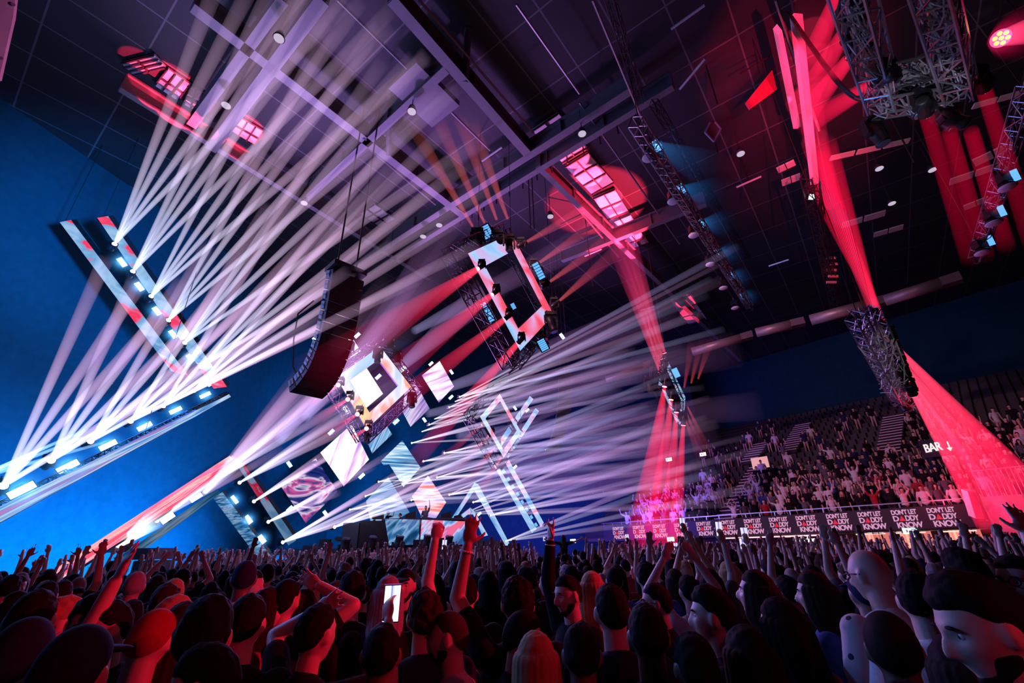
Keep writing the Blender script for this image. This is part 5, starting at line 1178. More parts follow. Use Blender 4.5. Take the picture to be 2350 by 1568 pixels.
def figure(la='down', ra='down', lh='open', rh='open', hair='short', hr=None, vox=.011, sleeve='short', legs='stand', female=False, hseed=0, lod=1, beard=False):
    """meshes of one standing person 1.78 m tall, facing +Y, feet at the origin"""
    hr = hr or rotm(0); b = MB(); V = Vector; W_ = .185 if not female else .165
    b.add(hx([tuple(p) for p in HP], hr), HF)
    for s in (-1, 1):
        R = hr @ Matrix.Rotation(s * -.35, 3, 'Z'); b.ellip(hx([(s * .079, -.008, -.004)], hr)[0], (.010, .021, .033), R, 10, 8)
    b.capsule(V((0, .0, 1.40)), hx([(0, -.012, -.05)], hr)[0], .062 if not female else .052, .055 if not female else .046, 14, 3)
    tor = [(V((0, .0, 1.37)), (W_ * .93, .105, .14)), (V((0, .0, 1.22)), (W_ * .86, .115, .17)), (V((0, 0, 1.05)), (W_ * .78, .10, .15)), (V((0, -.005, .94)), (W_ * .90, .115, .13))]
    for c, r in tor: b.ellip(c, r, None, 18, 10)
    AR = {}
    for s, arm, hp in ((-1, la, lh), (1, ra, rh)):
        e, w = ARM[arm]; sh = V((s * W_, 0, 1.43)); e = V((s * e[0], e[1], e[2])); w = V((s * w[0], w[1], w[2]))
        if e.z > 1.5: sh.z += .03; sh.x *= .96
        L1, L2 = .29, .26; e = sh + (e - sh).normalized() * L1; w = e + (w - e).normalized() * L2; AR[s] = (sh, e, w)
        k = .88 if female else 1
        b.capsule(sh, e, .056 * k, .043 * k, 12, 3); b.capsule(e, w, .042 * k, .028 * k, 12, 3); b.ellip(sh, (.062 * k, .06 * k, .062 * k), None, 12, 8)
        pn = V((0, 1, 0)) if e.z > 1.45 else V((-s, 0, 0))
        hand_mb(b, w + (w - e).normalized() * .005, w - e, pn, -1 if s < 0 else 1, hp)
    lg = []
    for s in (-1, 1):
        if legs == 'stand': h, k, a, t = V((s * .085, 0, .92)), V((s * .10, .02, .50)), V((s * .11, -.03, .09)), V((s * .13, .12, .03))
        else: h, k, a, t = V((s * .095, 0, .93)), V((s * .14, .40, .90)), V((s * .13, .38, .50)), V((s * .13, .48, .42))
        lg.append((h, k, a, t)); b.capsule(h, k, .085, .055, 12, 3); b.capsule(k, a, .055, .038, 12, 3); b.capsule(a - V((0, .03, .03)), t, .04, .032, 10, 3)
    body = remesh(b, vox, 1, 'person')
    # clothes
    c = MB()
    for q, r in tor: c.ellip(q, (r[0] + .012, r[1] + .012, r[2] + .008), None, 20, 12)
    for s in (-1, 1):
        sh, e, w = AR[s]; c.ellip(sh, (.072, .068, .07), None, 12, 8)
        if sleeve == 'short': c.capsule(sh, sh.lerp(e, .62), .066, .060, 14, 2)
        elif sleeve == 'long': c.capsule(sh, e, .066, .054, 14, 3); c.capsule(e, w - (w - e).normalized() * .02, .054, .038, 14, 2)
    c.capsule(V((0, -.005, 1.42)), V((0, -.002, 1.475)), .078, .066, 16, 2)
    shirt = remesh(c, max(.012, vox), 1, 'shirt')
    t = MB(); t.ellip(tor[3][0] - V((0, 0, .02)), (W_ * .92 + .008, .122, .11), None, 16, 8)
    for h, k, a, tt in lg: t.capsule(h, k, .095, .066, 12, 2); t.capsule(k, a, .066, .052, 12, 2)
    trou = remesh(t, .018, 1, 'trousers')
    out = dict(body=body, shirt=shirt, trousers=trou, arms=AR, hr=hr)
    # hair
    if hair not in ('bald',):
        hb = MB(); hb.add(hx([tuple(p) for p in hair_shape(hair, hseed)], hr), HF)
        if hair == 'long':
            rnd = random.Random(hseed)
            for k in range(15):
                a = -PI / 2 + (k - 7) * .30; x0 = .075 * math.cos(a); y0 = .085 * math.sin(a) - .008
                p0 = hx([(x0, y0, .03)], hr)[0]; p1 = hx([(x0 * 1.12, y0 * 1.15 - .012, -.10)], hr)[0]; p2 = V((x0 * 1.25, min(y0, -.0) - .055, 1.36 - rnd.random() * .10))
                hb.capsule(p0, p1, .026, .026, 8, 2); hb.capsule(p1, p2, .026, .012, 8, 2)
        if hair == 'bun': hb.ellip(hx([(0, -.085, .085)], hr)[0], (.042, .042, .042), None, 12, 8)
        if hair == 'cap':
            p = hx([(0, .075, .055), (0, .165, .045)], hr); R = hr
            hb.ellip(p[0].lerp(p[1], .5), (.072, .075, .012), R @ Matrix.Rotation(-.12, 3, 'X'), 16, 6)
        me = remesh(hb, .006 if vox < .009 else .009, 0 if hair in ('curly', 'tall', 'short') else 1, 'hair'); out['hair'] = me
    if beard:
        P, N = HP, HN; z, y, x = P[:, 2], P[:, 1], P[:, 0]
        thr = -.078 + .040 * sst(.030, .060, np.abs(x)); m = sst(.004, -.006, z - thr) * sst(-.02, .01, y); off = .006 * m - .006 * (1 - m)
        hb = MB(); hb.add(hx([tuple(p) for p in P + N * off[:, None]], hr), HF); out['beard'] = remesh(hb, .007, 1, 'beard')
    return out
def place(fig, loc, yaw, s, label, shirt='black', hair='black', skin=0, group=None, face=False, cat='person', lean=0.0, shirtmat=None):
    root = bpy.data.objects.new('person', fig['body']); COL.objects.link(root)
    def setm(o, m):
        if not o.data.materials: o.data.materials.append(m)
        o.material_slots[0].link = 'OBJECT'; o.material_slots[0].material = m
    setm(root, SKIN[skin]); root.location = loc; root.rotation_euler = (lean, 0, yaw); root.scale = (s, s, s); tag(root, label, cat, group)
    for k, m in (('shirt', shirtmat or CLOTH[shirt]), ('trousers', TROU), ('hair', HAIRM.get(hair) or CLOTH.get(hair)), ('beard', HAIRM['black'])):
        if k in fig and (k != 'hair' or 'hair' in fig):
            o = bpy.data.objects.new('cap' if (k == 'hair' and fig.get('iscap')) else k, fig[k]); COL.objects.link(o); o.parent = root; setm(o, m)
    if face:
        for sx in (-1, 1):
            c = hx([(sx * .031, .067, .006)], fig['hr'])[0]; m = MB(); m.ellip(Vector(), (.0115, .0115, .0115), None, 12, 8)
            o = bpy.data.objects.new('eye', m.mesh('eye', EYEM, True)); COL.objects.link(o); o.parent = root; o.location = c
            m = MB(); m.ellip(Vector((0, .0092, 0)), (.0055, .003, .0055), None, 10, 6); q = bpy.data.objects.new('iris', m.mesh('iris', BLK, True)); COL.objects.link(q); q.parent = o; q.rotation_euler = fig['hr'].to_euler()
            c = hx([(sx * .032, .086, .027)], fig['hr'])[0]; m = MB(); m.ellip(Vector(), (.018, .006, .0045), None, 10, 6)
            o = bpy.data.objects.new('eyebrow', m.mesh('eyebrow', BROW, True)); COL.objects.link(o); o.parent = root; o.location = c; o.rotation_euler = fig['hr'].to_euler()
    return root
def wpt(root, p): return root.matrix_world @ Vector(p)
def heroes():
    # label, head centre x, head top y, distance, yaw degrees (0 = back to the camera, + = turned left), options
    H = [
     ('man in big close profile at the right edge, black hair and short beard', 2262, 1283, 1.42, 112, dict(hair='tall', hr=rotm(.1, -.25), beard=True), 'black', 'black', 0, True),
     ('bald man with glasses and a pale patterned shirt, seen from behind on the right', 1992, 1247, 2.75, 38, dict(hair='bald', hr=rotm(.35, -.1), sleeve='short'), 'pat', 'black', 0, False),
     ('dark-haired man in an open white collar shirt beside the bald man', 2085, 1298, 2.45, 12, dict(hair='short', hr=rotm(-.3, -.1), sleeve='long'), 'white', 'black', 0, False),
     ('black rounded head low in front of the white collar shirt', 2022, 1392, 1.75, 5, dict(hair='beanie'), 'black', 'black', 2, False),
     ('person at the bottom edge with pale sunglasses pushed up on dark hair', 2080, 1500, 1.25, 170, dict(hair='short', hr=rotm(0, -.5)), 'navy', 'black', 1, False),
     ('woman with long brown hair in profile, left of the bald man', 1872, 1302, 2.9, 80, dict(hair='long', female=True), 'blue', 'brown', 0, True),
     ('man in left profile with dark swept hair and lit ear, right of centre', 1640, 1335, 2.15, 82, dict(hair='tall', hr=rotm(.1)), 'black', 'black', 0, True),
     ('bearded man with glasses looking left, beside a lit phone', 1512, 1330, 2.9, 88, dict(hair='short', beard=True), 'black', 'black', 1, True),
     ('tall man with short dark hair from behind, neck lit red at its left', 1402, 1330, 1.95, 15, dict(hair='short'), 'navy', 'black', 0, False),
     ('black silhouette of a head right behind the red-necked man', 1480, 1375, 1.72, 8, dict(hair='short'), 'black', 'black', 2, False),
     ('grinning bearded man facing left with one arm raised high, sleeve rolled', 1312, 1310, 2.9, 125, dict(hair='short', beard=True, la='down', ra='high', rh='horns', sleeve='long', hr=rotm(0, -.1)), 'black', 'black', 0, True),
     ('blonde woman with long straight hair behind the grinning bearded man', 1358, 1305, 3.4, 10, dict(hair='long', female=True), 'black', 'blonde', 0, False),
     ('curly black-haired person from behind raising one braceleted arm in centre', 1188, 1318, 2.25, 5, dict(hair='curly', la='up', lh='open', sleeve='short'), 'black', 'black', 1, False),
     ('dark-haired man raising a clenched fist in centre', 1070, 1312, 3.2, 5, dict(hair='short', la='high', lh='fist'), 'black', 'black', 0, False),
     ('man with shaved head and chin beard in left profile, pale shirt', 1050, 1388, 1.98, 68, dict(hair='shaved', beard=True, hr=rotm(.2, -.05)), 'white', 'shaved', 0, True),
     ('man with curly light-tipped hair from behind in a black shirt', 980, 1345, 2.15, 6, dict(hair='curly', hseed=4), 'navy', 'brown', 0, False),
     ('woman with long blonde-streaked hair from behind at the bottom centre', 1228, 1440, 1.62, 0, dict(hair='long', female=True), 'black', 'blonde', 0, False),
     ('person with black cap turned right beside the blonde-streaked woman', 1176, 1388, 1.95, -75, dict(hair='beanie', hr=rotm(0, -.2)), 'black', 'black', 1, False),
     ('person pressing a hand to the face while filming with a bright phone', 722, 1375, 1.95, -48, dict(hair='short', ra='phone', rh='hold', la='head', female=True), 'black', 'black', 0, True),
     ('large dark-haired man from behind at the lower left, collared black shirt', 484, 1357, 1.62, -12, dict(hair='tall', sleeve='long', hseed=2), 'black', 'black', 0, False),
     ('dark-haired man bowing his red-lit forehead at the bottom left', 545, 1442, 1.48, 75, dict(hair='short', hr=rotm(0, -.35)), 'black', 'black', 0, True),
     ('person in a blue-edged cap with broad brim at the bottom left', 185, 1418, 1.42, -30, dict(hair='cap', sleeve='short'), 'black', 'navy', 0, False),
     ('man in a cap at the left edge, neck lit red', 66, 1402, 1.80, -20, dict(hair='cap', hr=rotm(0, -.1)), 'black', 'navy', 0, False),
     ('young man looking straight back at the camera on the left', 240, 1345, 2.55, 172, dict(hair='tall', hr=rotm(.05, -.18)), 'black', 'black', 0, True),
     ('man with short beard looking down left, beside the one facing the camera', 296, 1357, 2.45, 112, dict(hair='short', beard=True, hr=rotm(0, -.2)), 'black', 'black', 1, True),
     ('blond man in right profile glowing red on the left', 128, 1355, 2.75, -82, dict(hair='short', ra='wave', hr=rotm(0, -.15)), 'red', 'blonde', 0, True),
     ('dark-haired man from behind next to the red-lit blond man', 93, 1342, 2.65, -12, dict(hair='short'), 'black', 'black', 0, False),
     ('person in red cap and red jacket from behind on the left', 352, 1382, 2.15, -25, dict(hair='cap', hr=rotm(0, -.3), sleeve='long'), 'red', 'red', 0, False),
     ('blond long-haired woman glowing red behind the red jacket', 395, 1357, 2.7, -60, dict(hair='long', female=True), 'grey', 'blonde', 0, True),
     ('person in a white shirt printed with a dark emblem on the left', 428, 1372, 2.25, -8, dict(hair='long', female=True), 'print', 'brown', 0, False),
     ('dark-haired man from behind, ear and neck lit red, left of the filming person', 572, 1353, 2.2, -20, dict(hair='short'), 'black', 'black', 0, False),
     ('laughing woman lit bright red facing right', 607, 1340, 3.0, -95, dict(hair='long', female=True), 'red', 'brown', 0, True),
     ('man with tall dark hair from behind, left of centre', 812, 1305, 2.85, -5, dict(hair='tall', hseed=6), 'black', 'black', 0, False),
     ('person with grey shoulder-length hair from behind, left of centre', 893, 1315, 2.75, -5, dict(hair='long', hseed=3), 'black', 'grey', 0, False),
     ('man in a snapback cap facing the camera in the middle distance', 935, 1298, 3.9, 165, dict(hair='cap', beard=True), 'black', 'black', 0, True),
     ('bald head lit red from the side in the left half of the crowd', 766, 1325, 3.9, -90, dict(hair='shaved'), 'black', 'shaved', 0, True),
     ('man with cropped hair touching his temple, left of centre', 655, 1318, 2.7, -35, dict(hair='shaved', ra='head'), 'black', 'black', 0, False),
     ('man from behind with a reddish cropped head, right of the hand on temple', 700, 1343, 2.75, -10, dict(hair='short', hseed=8), 'black', 'brown', 0, False),
     ('woman with dark hair looking up left in profile, right half of the crowd', 1735, 1300, 2.7, 78, dict(hair='long', female=True, hr=rotm(0, .15)), 'blue', 'brown', 0, True),
     ('long-haired woman with a pale shoulder at the lower right', 1795, 1362, 1.95, 55, dict(hair='long', female=True), 'grey', 'black', 0, False),
     ('man with dark sunglasses near the right edge of the crowd', 2322, 1262, 3.4, 150, dict(hair='short'), 'red', 'black', 0, True),
     ('dark-haired man waving one arm behind the close profile', 2205, 1250, 3.3, 40, dict(hair='tall', ra='wave'), 'grey', 'black', 0, False),
     ('dark head low between the red-necked man and the blonde-streaked woman', 1330, 1420, 1.7, 2, dict(hair='short', hseed=5), 'black', 'black', 2, False),
     ('dark head from behind at the bottom, right of centre', 1590, 1440, 1.6, 20, dict(hair='short', hseed=7), 'black', 'black', 2, False),
     ('dark head from behind at the bottom, between centre and the pale shoulder', 1715, 1425, 1.65, 30, dict(hair='long', female=True, hseed=7), 'black', 'black', 2, False),
     ('dark head from behind beneath the filming person', 880, 1420, 1.75, -5, dict(hair='short', hseed=9), 'black', 'black', 2, False),
     ('dark-haired woman from behind at the lower right under the close profile', 2190, 1440, 1.6, 20, dict(hair='long', female=True, hseed=1), 'navy', 'black', 1, False),
    ]
    pat = pbr('cloth_pattern', (.62, .62, .62), .8); nt = pat.node_tree; v = nt.nodes.new('ShaderNodeTexVoronoi'); v.inputs['Scale'].default_value = 13
    tc = nt.nodes.new('ShaderNodeTexCoord'); cr = nt.nodes.new('ShaderNodeValToRGB'); cr.color_ramp.elements[0].position = .16; cr.color_ramp.elements[0].color = (.03, .03, .04, 1); cr.color_ramp.elements[1].position = .18; cr.color_ramp.elements[1].color = (.62, .62, .62, 1)
    nt.links.new(tc.outputs['Object'], v.inputs['Vector']); nt.links.new(v.outputs['Distance'], cr.inputs[0]); nt.links.new(cr.outputs[0], nt.nodes['Principled BSDF'].inputs['Base Color'])
    R_ = {}; used = []
    for (lab, x, yt, d, yaw, op, shirt, hair, skin, face) in H:
        d *= 1.30 if d < 2 else 1.22 if d < 3 else 1.1
        op = dict(op); hr = op.get('hr'); f = figure(vox=.0085, **op); f['iscap'] = op['hair'] in ('cap', 'beanie')
        top = at_h(x, yt, d); extra = .02
        s = min(1.14, max(.86, top.z / (1.78 + extra))); yw = math.radians(yaw) + math.atan2(-top.x, top.y)
        o = place(f, Vector((top.x, top.y, 0)), yw, s, lab, 'white' if shirt in ('pat', 'print') else shirt, hair, skin, None, face, shirtmat=pat if shirt == 'pat' else None)
        o['_d'] = d; R_[lab[:24]] = (o, f); used.append((top.x, top.y))
        if 'bald man with glasses' in lab or 'with glasses looking' in lab:
            glasses(o, f, 'spectacles')
        if 'sunglasses near' in lab: glasses(o, f, 'spectacles')
        if 'sunglasses pushed' in lab: glasses(o, f, 'sunglasses', .085, pbr('pale_frame', (.6, .5, .6), .2), -.02)
        if 'braceleted' in lab or 'rolled' in lab:
            sd = -1 if 'brace' in lab else 1; sh, e, w = f['arms'][sd]; m = MB(); d_ = (w - e).normalized(); a = d_.orthogonal().normalized(); b_ = d_.cross(a); c = w - d_ * .03
            m.path([c + (a * math.cos(k * PI / 8) + b_ * math.sin(k * PI / 8)) * .034 for k in range(17)], .005, 6); q = bpy.data.objects.new('bracelet', m.mesh('bracelet', pbr('white_plain', (.9, .9, .9)), True)); COL.objects.link(q); q.parent = o
        if 'printed' in lab:
            m = MB(); c = Vector((0, -.135, 1.28)); m.slab([c + Vector((.05 * math.cos(k * PI / 8), 0, .05 * math.sin(k * PI / 8))) for k in range(16)], .006, (0, -1, 0))
            q = bpy.data.objects.new('shirt_print', m.mesh('shirt_print', BLK)); COL.objects.link(q); q.parent = o
            for j, chh in enumerate('VISION'):
                cu = bpy.data.curves.new('t', 'FONT'); cu.body = chh; cu.size = .035; cu.extrude = .001; tt = bpy.data.objects.new('t', cu); COL.objects.link(tt); me = bpy.data.meshes.new_from_object(tt.evaluated_get(bpy.context.evaluated_depsgraph_get())); bpy.data.objects.remove(tt)
                a = PI * (.86 - .144 * j); M = Matrix.Translation(Vector((.082 * math.cos(a) - .01, -.143, 1.28 + .082 * math.sin(a)))) @ Matrix.Rotation(a - PI / 2, 4, 'Y').inverted() @ Matrix.Rotation(PI / 2, 4, 'X')
                me.transform(M); me.materials.append(BLK); q2 = bpy.data.objects.new('print_letter', me); COL.objects.link(q2); q2.parent = q
        if 'filming with' in lab:
            sh, e, w = f['arms'][1]; bpy.context.view_layer.update(); hp = wpt(o, w + (w - e).normalized() * .09 + Vector((0, .03, 0)))
            phone(hp, math.atan2(-top.x, top.y), 'bright glowing phone held up by the person with a hand to the face', 1.15, 2.2)
    # scarf on the close profile
    o, f = R_['man in big close profile at the right edge, black hair and short beard'[:24]]; m = MB(); rnd = random.Random(1)
    for k in range(14):
        c = Vector((0, .0, 1.43 + .010 * k * .6)); r = .095 - .002 * k + rnd.random() * .01; t0 = rnd.random() * .03
        m.path([c + Vector((math.cos(j * PI / 8) * r, math.sin(j * PI / 8) * (r + .012), t0 * math.sin(j * PI / 4 + k))) for j in range(17)], .012, 7)
    q = bpy.data.objects.new('scarf', remesh(m, .008, 1, 'scarf')); COL.objects.link(q); q.parent = o; q.data.materials.append(pbr('scarf_satin', (.05, .16, .4), .25))
    return used
def glasses(o, f, name, dz=.008, mat=None, dy=0.0):
    mat = mat or BLK; m = MB()
    for s in (-1, 1):
        c = Vector((s * .033, .100 + dy, dz)); m.path([c + Vector((.024 * math.cos(k * PI / 6), -.004 * abs(math.cos(k * PI / 6)), .018 * math.sin(k * PI / 6))) for k in range(13)], .003, 6)
        m.path([Vector((s * .057, .098 + dy, dz + .005)), Vector((s * .083, .05 + dy, dz + .006)), Vector((s * .086, -.01 + dy, dz))], .003, 6)
    m.path([Vector((-.009, .105 + dy, dz)), Vector((.009, .105 + dy, dz))], .003, 6)
    m.v = hx([tuple(p) for p in m.v], f['hr']); q = bpy.data.objects.new(name, m.mesh(name, mat, True)); COL.objects.link(q); q.parent = o
_ph = {}
def phone(p, yaw, label, s=1.0, br=1.2, group=None):
    if 'b' not in _ph:
        _ph['b'] = MB().box((0, 0, 0), (.075, .009, .152)).mesh('phone', BLK); _ph['s'] = MB().box((0, -.0052, 0), (.068, .002, .142)).mesh('phone_screen', None)
        _ph['s'].materials.append(BLK); m = MB().box((.02, .006, .052), (.028, .004, .03)); _ph['c'] = m.mesh('camera_bump', DARKSTEEL)
    o = bpy.data.objects.new('phone', _ph['b']); COL.objects.link(o); o.location = p; o.rotation_euler = (.1, 0, yaw); o.scale = (s, s, s); tag(o, label, 'phone', group)
    q = bpy.data.objects.new('phone_screen', _ph['s']); COL.objects.link(q); q.parent = o; q.material_slots[0].link = 'OBJECT'; q.material_slots[0].material = led('phone%.1f' % br, [(.35, (.2, .3, .7)), (.5, (.9, .8, 1)), (.65, (.7, .9, 1))], (18, 14), br, 0, 1, 2)
    q = bpy.data.objects.new('camera_bump', _ph['c']); COL.objects.link(q); q.parent = o
    return o
def crowd(used):
    rnd = random.Random(21)
    # prototypes: pose x hair
    POSES = {'arms down': dict(), 'both arms raised': dict(la='up', ra='up'), 'right arm raised': dict(ra='high'), 'left arm raised': dict(la='high'), 'reaching up': dict(la='high', ra='high'),
             'pointing up': dict(ra='wave', rh='point'), 'clapping overhead': dict(la='upin', ra='upin'), 'filming': dict(ra='high', rh='hold')}
    HS = ['short', 'long', 'tall', 'curly', 'cap', 'shaved']
    HP_ = {k: (HS if k == 'arms down' else [HS[i % 3], 'long' if i % 2 else 'short', HS[3 + i % 3]]) for i, k in enumerate(POSES)}
    protos = {}
    def proto(pose, hair):
        k = (pose, hair)
        if k not in protos: protos[k] = figure(hair=hair, female=hair == 'long', vox=.013, **POSES[pose]); protos[k]['iscap'] = hair == 'cap'
        return protos[k]
    # positions on the floor inside the view, nearest first
    pts = []
    stage_d = 24.3; f0 = -SN
    gy = .62
    for iy in range(0, 62):
        for ix in range(-70, 70):
            x = ix * .60 + (iy % 2) * .3 + rnd.uniform(-.16, .16); y = 3.3 + iy * gy * (1 + iy * .004) + rnd.uniform(-.16, .16)
            p = Vector((x, y, 0)); a, b, z = proj(Vector((x, y, 1.7)))
            if not (-80 < a < 2430): continue
            if p.dot(f0) > stage_d: continue
            s = (p - B0).dot(FN)
            if s > -2.6: continue
            if any((p.x - u[0]) ** 2 + (p.y - u[1]) ** 2 < .30 for u in used): continue
            if a < 420 and p.length > 13.5: continue                       # the corner left of the stage is empty
            pts.append((p.length, x, y, a))
    pts.sort(); NI = 215
    counts = {}
    zone = lambda a: ('near the left edge' if a < 160 else 'under the red LED strip' if a < 330 else 'below the leaning stack' if a < 480 else 'below the lower chevron' if a < 680 else 'left of the booth' if a < 860 else 'below the booth' if a < 1080 else
                      'below the slim LED bars' if a < 1240 else 'near the lifted woman' if a < 1400 else 'under the red beams' if a < 1600 else 'before the banner' if a < 1780 else 'before the beer sign' if a < 1930 else 'before the pink bars' if a < 2150 else 'by the right edge')
    hairn = dict(short='short-haired', long='long-haired', tall='quiff-haired', curly='curly-haired', cap='capped', shaved='close-cropped')
    phones = 0
    for i, (d, x, y, a) in enumerate(pts[:NI]):
        act = rnd.random() < (.07 if a < 950 and d < 7 else .16 if d < 4.5 else .28 if a > 1740 and d < 13 else .60 if a > 950 else .18)
        if 1225 < a < 1360 or (1150 < a < 1440 and d < 8): act = False
        pose = rnd.choice(list(POSES)[1:]) if act else 'arms down'
        hair = rnd.choices(HP_[pose], [5, 4, 2, 2, 2, 1][:len(HP_[pose])])[0]
        f = proto(pose, hair)
        shirt = rnd.choices(['black', 'grey', 'white', 'navy', 'blue', 'red', 'green'], [9, 2, 2, 2, 1, 1, 1])[0]
        hc = rnd.choices(['black', 'brown', 'blonde', 'grey'], [6, 4, 2, .5])[0] if hair != 'shaved' else 'shaved'
        yaw = math.atan2(-x, y) + rnd.gauss(.12 if a < 900 else .5, .28) if rnd.random() < .9 else rnd.uniform(-PI, PI)
        s = rnd.gauss(.985, .035)
        lab = '%s %s person in %s, %s, %s' % (hc if hair not in ('cap', 'shaved') else 'dark', hairn[hair], shirt, pose, zone(a))
        dist = 'nearest row' if d < 4 else 'near row' if d < 5.5 else 'middle row' if d < 7.5 else 'far row'
        lab += ', ' + dist
        o = place(f, Vector((x, y, 0)), yaw, s, lab, shirt, hc if hair != 'cap' else rnd.choice(['black', 'navy', 'red']), rnd.choices([0, 1, 2], [6, 3, 1])[0], 'audience standing on the floor', False)
        if pose == 'filming' and phones < 22:
            sh, e, w = f['arms'][1]; bpy.context.view_layer.update()
            hp = wpt(o, w + (w - e).normalized() * .10 + Vector((0, .02, .02))); phones += 1
            phone(hp, yaw, 'lit phone held up by a %s person in %s, %s' % (hairn[hair], shirt, zone(a)), 1.05, 1.2, 'phones held up in the crowd')
    # the rest of the floor audience, one mass
    simple = {}
    def low(me, key):
        if key in simple: return simple[key]
        o = bpy.data.objects.new('t', me); COL.objects.link(o); r = o.modifiers.new('d', 'DECIMATE'); r.ratio = min(1, 420 / max(1, len(me.polygons)))
        m = bpy.data.meshes.new_from_object(o.evaluated_get(bpy.context.evaluated_depsgraph_get())); bpy.data.objects.remove(o)
        n = len(m.vertices); co = np.empty(n * 3); m.vertices.foreach_get('co', co); F = [tuple(p.vertices) for p in m.polygons]
        simple[key] = (co.reshape(-1, 3), F); return simple[key]
    KP = list(protos.items())
    rais = [k for k in KP if k[0][0] != 'arms down']
    def mass(name, items, label, cat, group):
        """items: (x, y, z, yaw, scale, key index, shirt index); one mesh, materials per face"""
        mats = [SKIN[0], CLOTH['black'], CLOTH['white'], CLOTH['grey'], HAIRM['black'], HAIRM['brown'], TROU, CLOTH['navy']]
        VV, FF, MM = [], [], []; base = 0
        for (x, y, z, yaw, s, key, sm) in items:
            fg = protos[key]; c, sn = math.cos(yaw) * s, math.sin(yaw) * s; R = np.array([[c, -sn, 0], [sn, c, 0], [0, 0, s]])
            for part, mi in (('body', 0), ('shirt', sm), ('hair', 4 if (hash(round(x * 7)) % 3) else 5)):
                if part not in fg: continue
                co, F = low(fg[part], (key, part)); VV.append(co @ R.T + np.array([x, y, z])); FF += [tuple(i + base for i in f) for f in F]; MM += [mi] * len(F); base += len(co)
        me = bpy.data.meshes.new(name); me.from_pydata(np.concatenate(VV).tolist(), [], FF)
        for m in mats: me.materials.append(m)
        me.polygons.foreach_set('material_index', MM); me.polygons.foreach_set('use_smooth', [True] * len(MM)); me.update()
        o = bpy.data.objects.new(name, me); COL.objects.link(o); tag(o, label, cat, group, 'stuff'); return o
    items = []
    for d, x, y, a in pts[NI:]:
        if d > 9 and rnd.random() < .12: continue
        key = rnd.choice(rais)[0] if rnd.random() < (.55 if a > 950 else .35) else rnd.choice(KP)[0]
        if 1225 < a < 1360: key = ('arms down', 'short')
        if (Vector((x, y, 0)) - B0).dot(FN) > -6.5 and a > 1700 and rnd.random() < .8: key = ('arms down', 'short')
        if key not in protos: key = KP[0][0]
        items.append((x, y, 0, math.atan2(-x, y) + rnd.gauss(.3, .3), rnd.gauss(.985, .04), key, rnd.choices([1, 2, 3, 7], [6, 1.3, 2, 2])[0]))
    mass('crowd', items, 'dense crowd with raised hands filling the floor up to the stage', 'crowd', None)
    # the stand: front rows as people, the rest as one mass
    Z0 = ZT - .75; ind, rest = [], []
    for k in range(NR):
        s = S0 + 1
        while s < S1 + 9:
            s += rnd.uniform(.50, .80) if k < 14 else rnd.uniform(.6, 1.6)
            if rnd.random() < (.12 if s < S0 + 4 else 0) + max(0, (k - 9) * .055): continue
            p = bpt(s, Z0 + ROWH * k, .4 + ROWD * k + .35); a, b, z = proj(p + Vector((0, 0, 1.2)))
            if a > 2420 or b < 930 or (p - CORN).dot(SN) < 1: continue
            xs = [1640, 1700, 1600, 2010]; rng = [(0, 9), (11, 17), (10, 14), (7, 15)]
            if any(abs(s - s_of(xx, 1190)) < .8 and r0 <= k <= r1 for xx, (r0, r1) in zip(xs, rng)): continue
            if k > 16 and a < 1900: continue
            if (a - 1560) / 800 * 120 + 930 > 0 and b < 1115 - (a - 1560) * .17 and a < 2350 and rnd.random() < .8: continue
            (ind if (k < 4 and len(ind) < 85 and a < 2350) else rest).append((p, k, s, a))
    yw = math.atan2(FN.x, -FN.y)
    kk = list(POSES)
    for i, (p, k, s, a) in enumerate(ind):
        pose = rnd.choices(kk, [8, 2, 1, 1, 1, 1, 1, 1])[0]; hair = rnd.choice(HP_[pose])
        f = proto(pose, hair)
        shirt = rnd.choices(['black', 'white', 'grey', 'blue', 'red'], [5, 5, 2, 1, 1])[0]; yaw = yw + rnd.gauss(.25, .3)
        j = min(range(13), key=lambda q: abs([1416, 1463, 1510, 1560, 1612, 1666, 1725, 1785, 1849, 1922, 1998, 2079, 2166][q] - a))
        lab = '%s person in %s, %s, stand row %s, above slogan %d from left' % (hairn[hair], shirt, pose, ['one', 'two', 'three', 'four'][k], j + 1)
        place(f, p, yaw, rnd.gauss(.97, .03), lab, shirt, rnd.choice(['black', 'brown', 'blonde']), 0, 'audience in the stand', False)
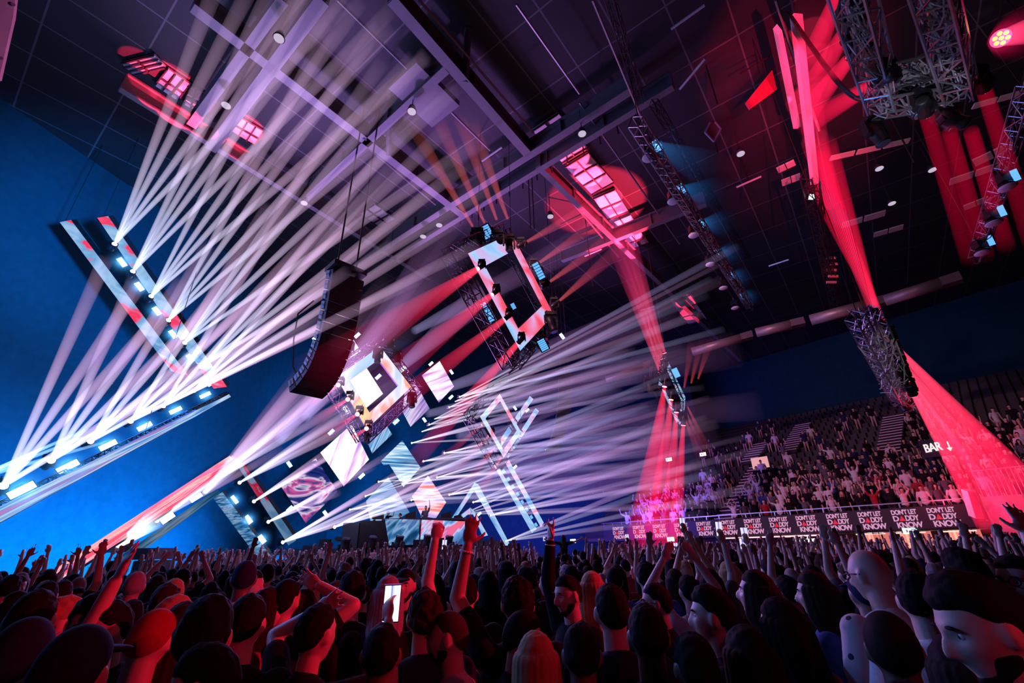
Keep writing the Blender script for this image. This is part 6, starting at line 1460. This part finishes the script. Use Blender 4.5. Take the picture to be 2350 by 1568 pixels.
    items = [(p.x, p.y, p.z, yw + rnd.gauss(.25, .3), rnd.gauss(.97, .03), rnd.choice(rais)[0] if rnd.random() < .12 else rnd.choice([k for k in protos if k[0] == 'arms down']), rnd.choices([1, 2, 3, 7], [7, 3.5, 2, 2])[0]) for p, k, s, a in rest]
    mass('stand_crowd', items, 'audience filling the upper rows of the stand', 'crowd', None)
    # extra raised arms of heroes: person on shoulders, performer and crew
    f = figure(la='out', ra='out', hair='long', female=True, legs='sit', vox=.012)
    h = at(1292, 1228, 17.5); z = h.z - 1.78 * .95
    f2 = figure(vox=.013); o = place(f2, Vector((h.x, h.y - .02, 0)), math.atan2(-h.x, h.y), (z + .93 * .95 - .02) / 1.50, 'dark person carrying a woman on the shoulders', 'black', 'black', 0)
    o = place(f, Vector((h.x, h.y - .06, z)), math.atan2(-h.x, h.y) + .05, .95, 'long-haired woman on someone\'s shoulders with both arms stretched wide', 'black', 'brown', 0)
    sh, e, w = f['arms'][-1]; bpy.context.view_layer.update(); phone(wpt(o, w + (w - e).normalized() * .10), o.rotation_euler.z, 'phone in the outstretched hand of the woman on shoulders', 1.1, 1.0)
    DJ = [((978, 1161), 27.6, 'performer at the booth with one arm raised', dict(la='high', lh='point', hair='short', beard=True), 168, 'grey'), ((890, 1173), 28.0, 'crew member in dark clothes filming left of the performer', dict(ra='phone', hair='cap'), -60, 'black'),
          ((920, 1178), 28.2, 'crew member in black standing between the screens', dict(hair='short'), 100, 'black'), ((860, 1183), 28.4, 'crew member bending at the left end of the booth', dict(hair='short', hr=rotm(0, -.4)), -80, 'black')]
    for (x, y), t, lab, op, yaw, sh in DJ:
        p = at_h(x, y, t + 3.6); f = figure(vox=.013, **op); o = place(f, Vector((p.x, p.y, p.z - 1.78)), math.radians(yaw), 1.0, lab, sh, 'black', 0)
    zz = at_h(978, 1161, 31.2).z - 1.78; c = at_h(925, 1180, 31.6)
    o = MB().box(Vector((c.x, c.y, zz - .1)), (7.5, 2.2, .2), (SS, -SN, UPV)).build('booth_platform', pbr('platform', (.03, .03, .04), .8)); tag(o, 'raised platform behind the booth carrying the performer', 'platform')
USED = heroes()
crowd(USED)
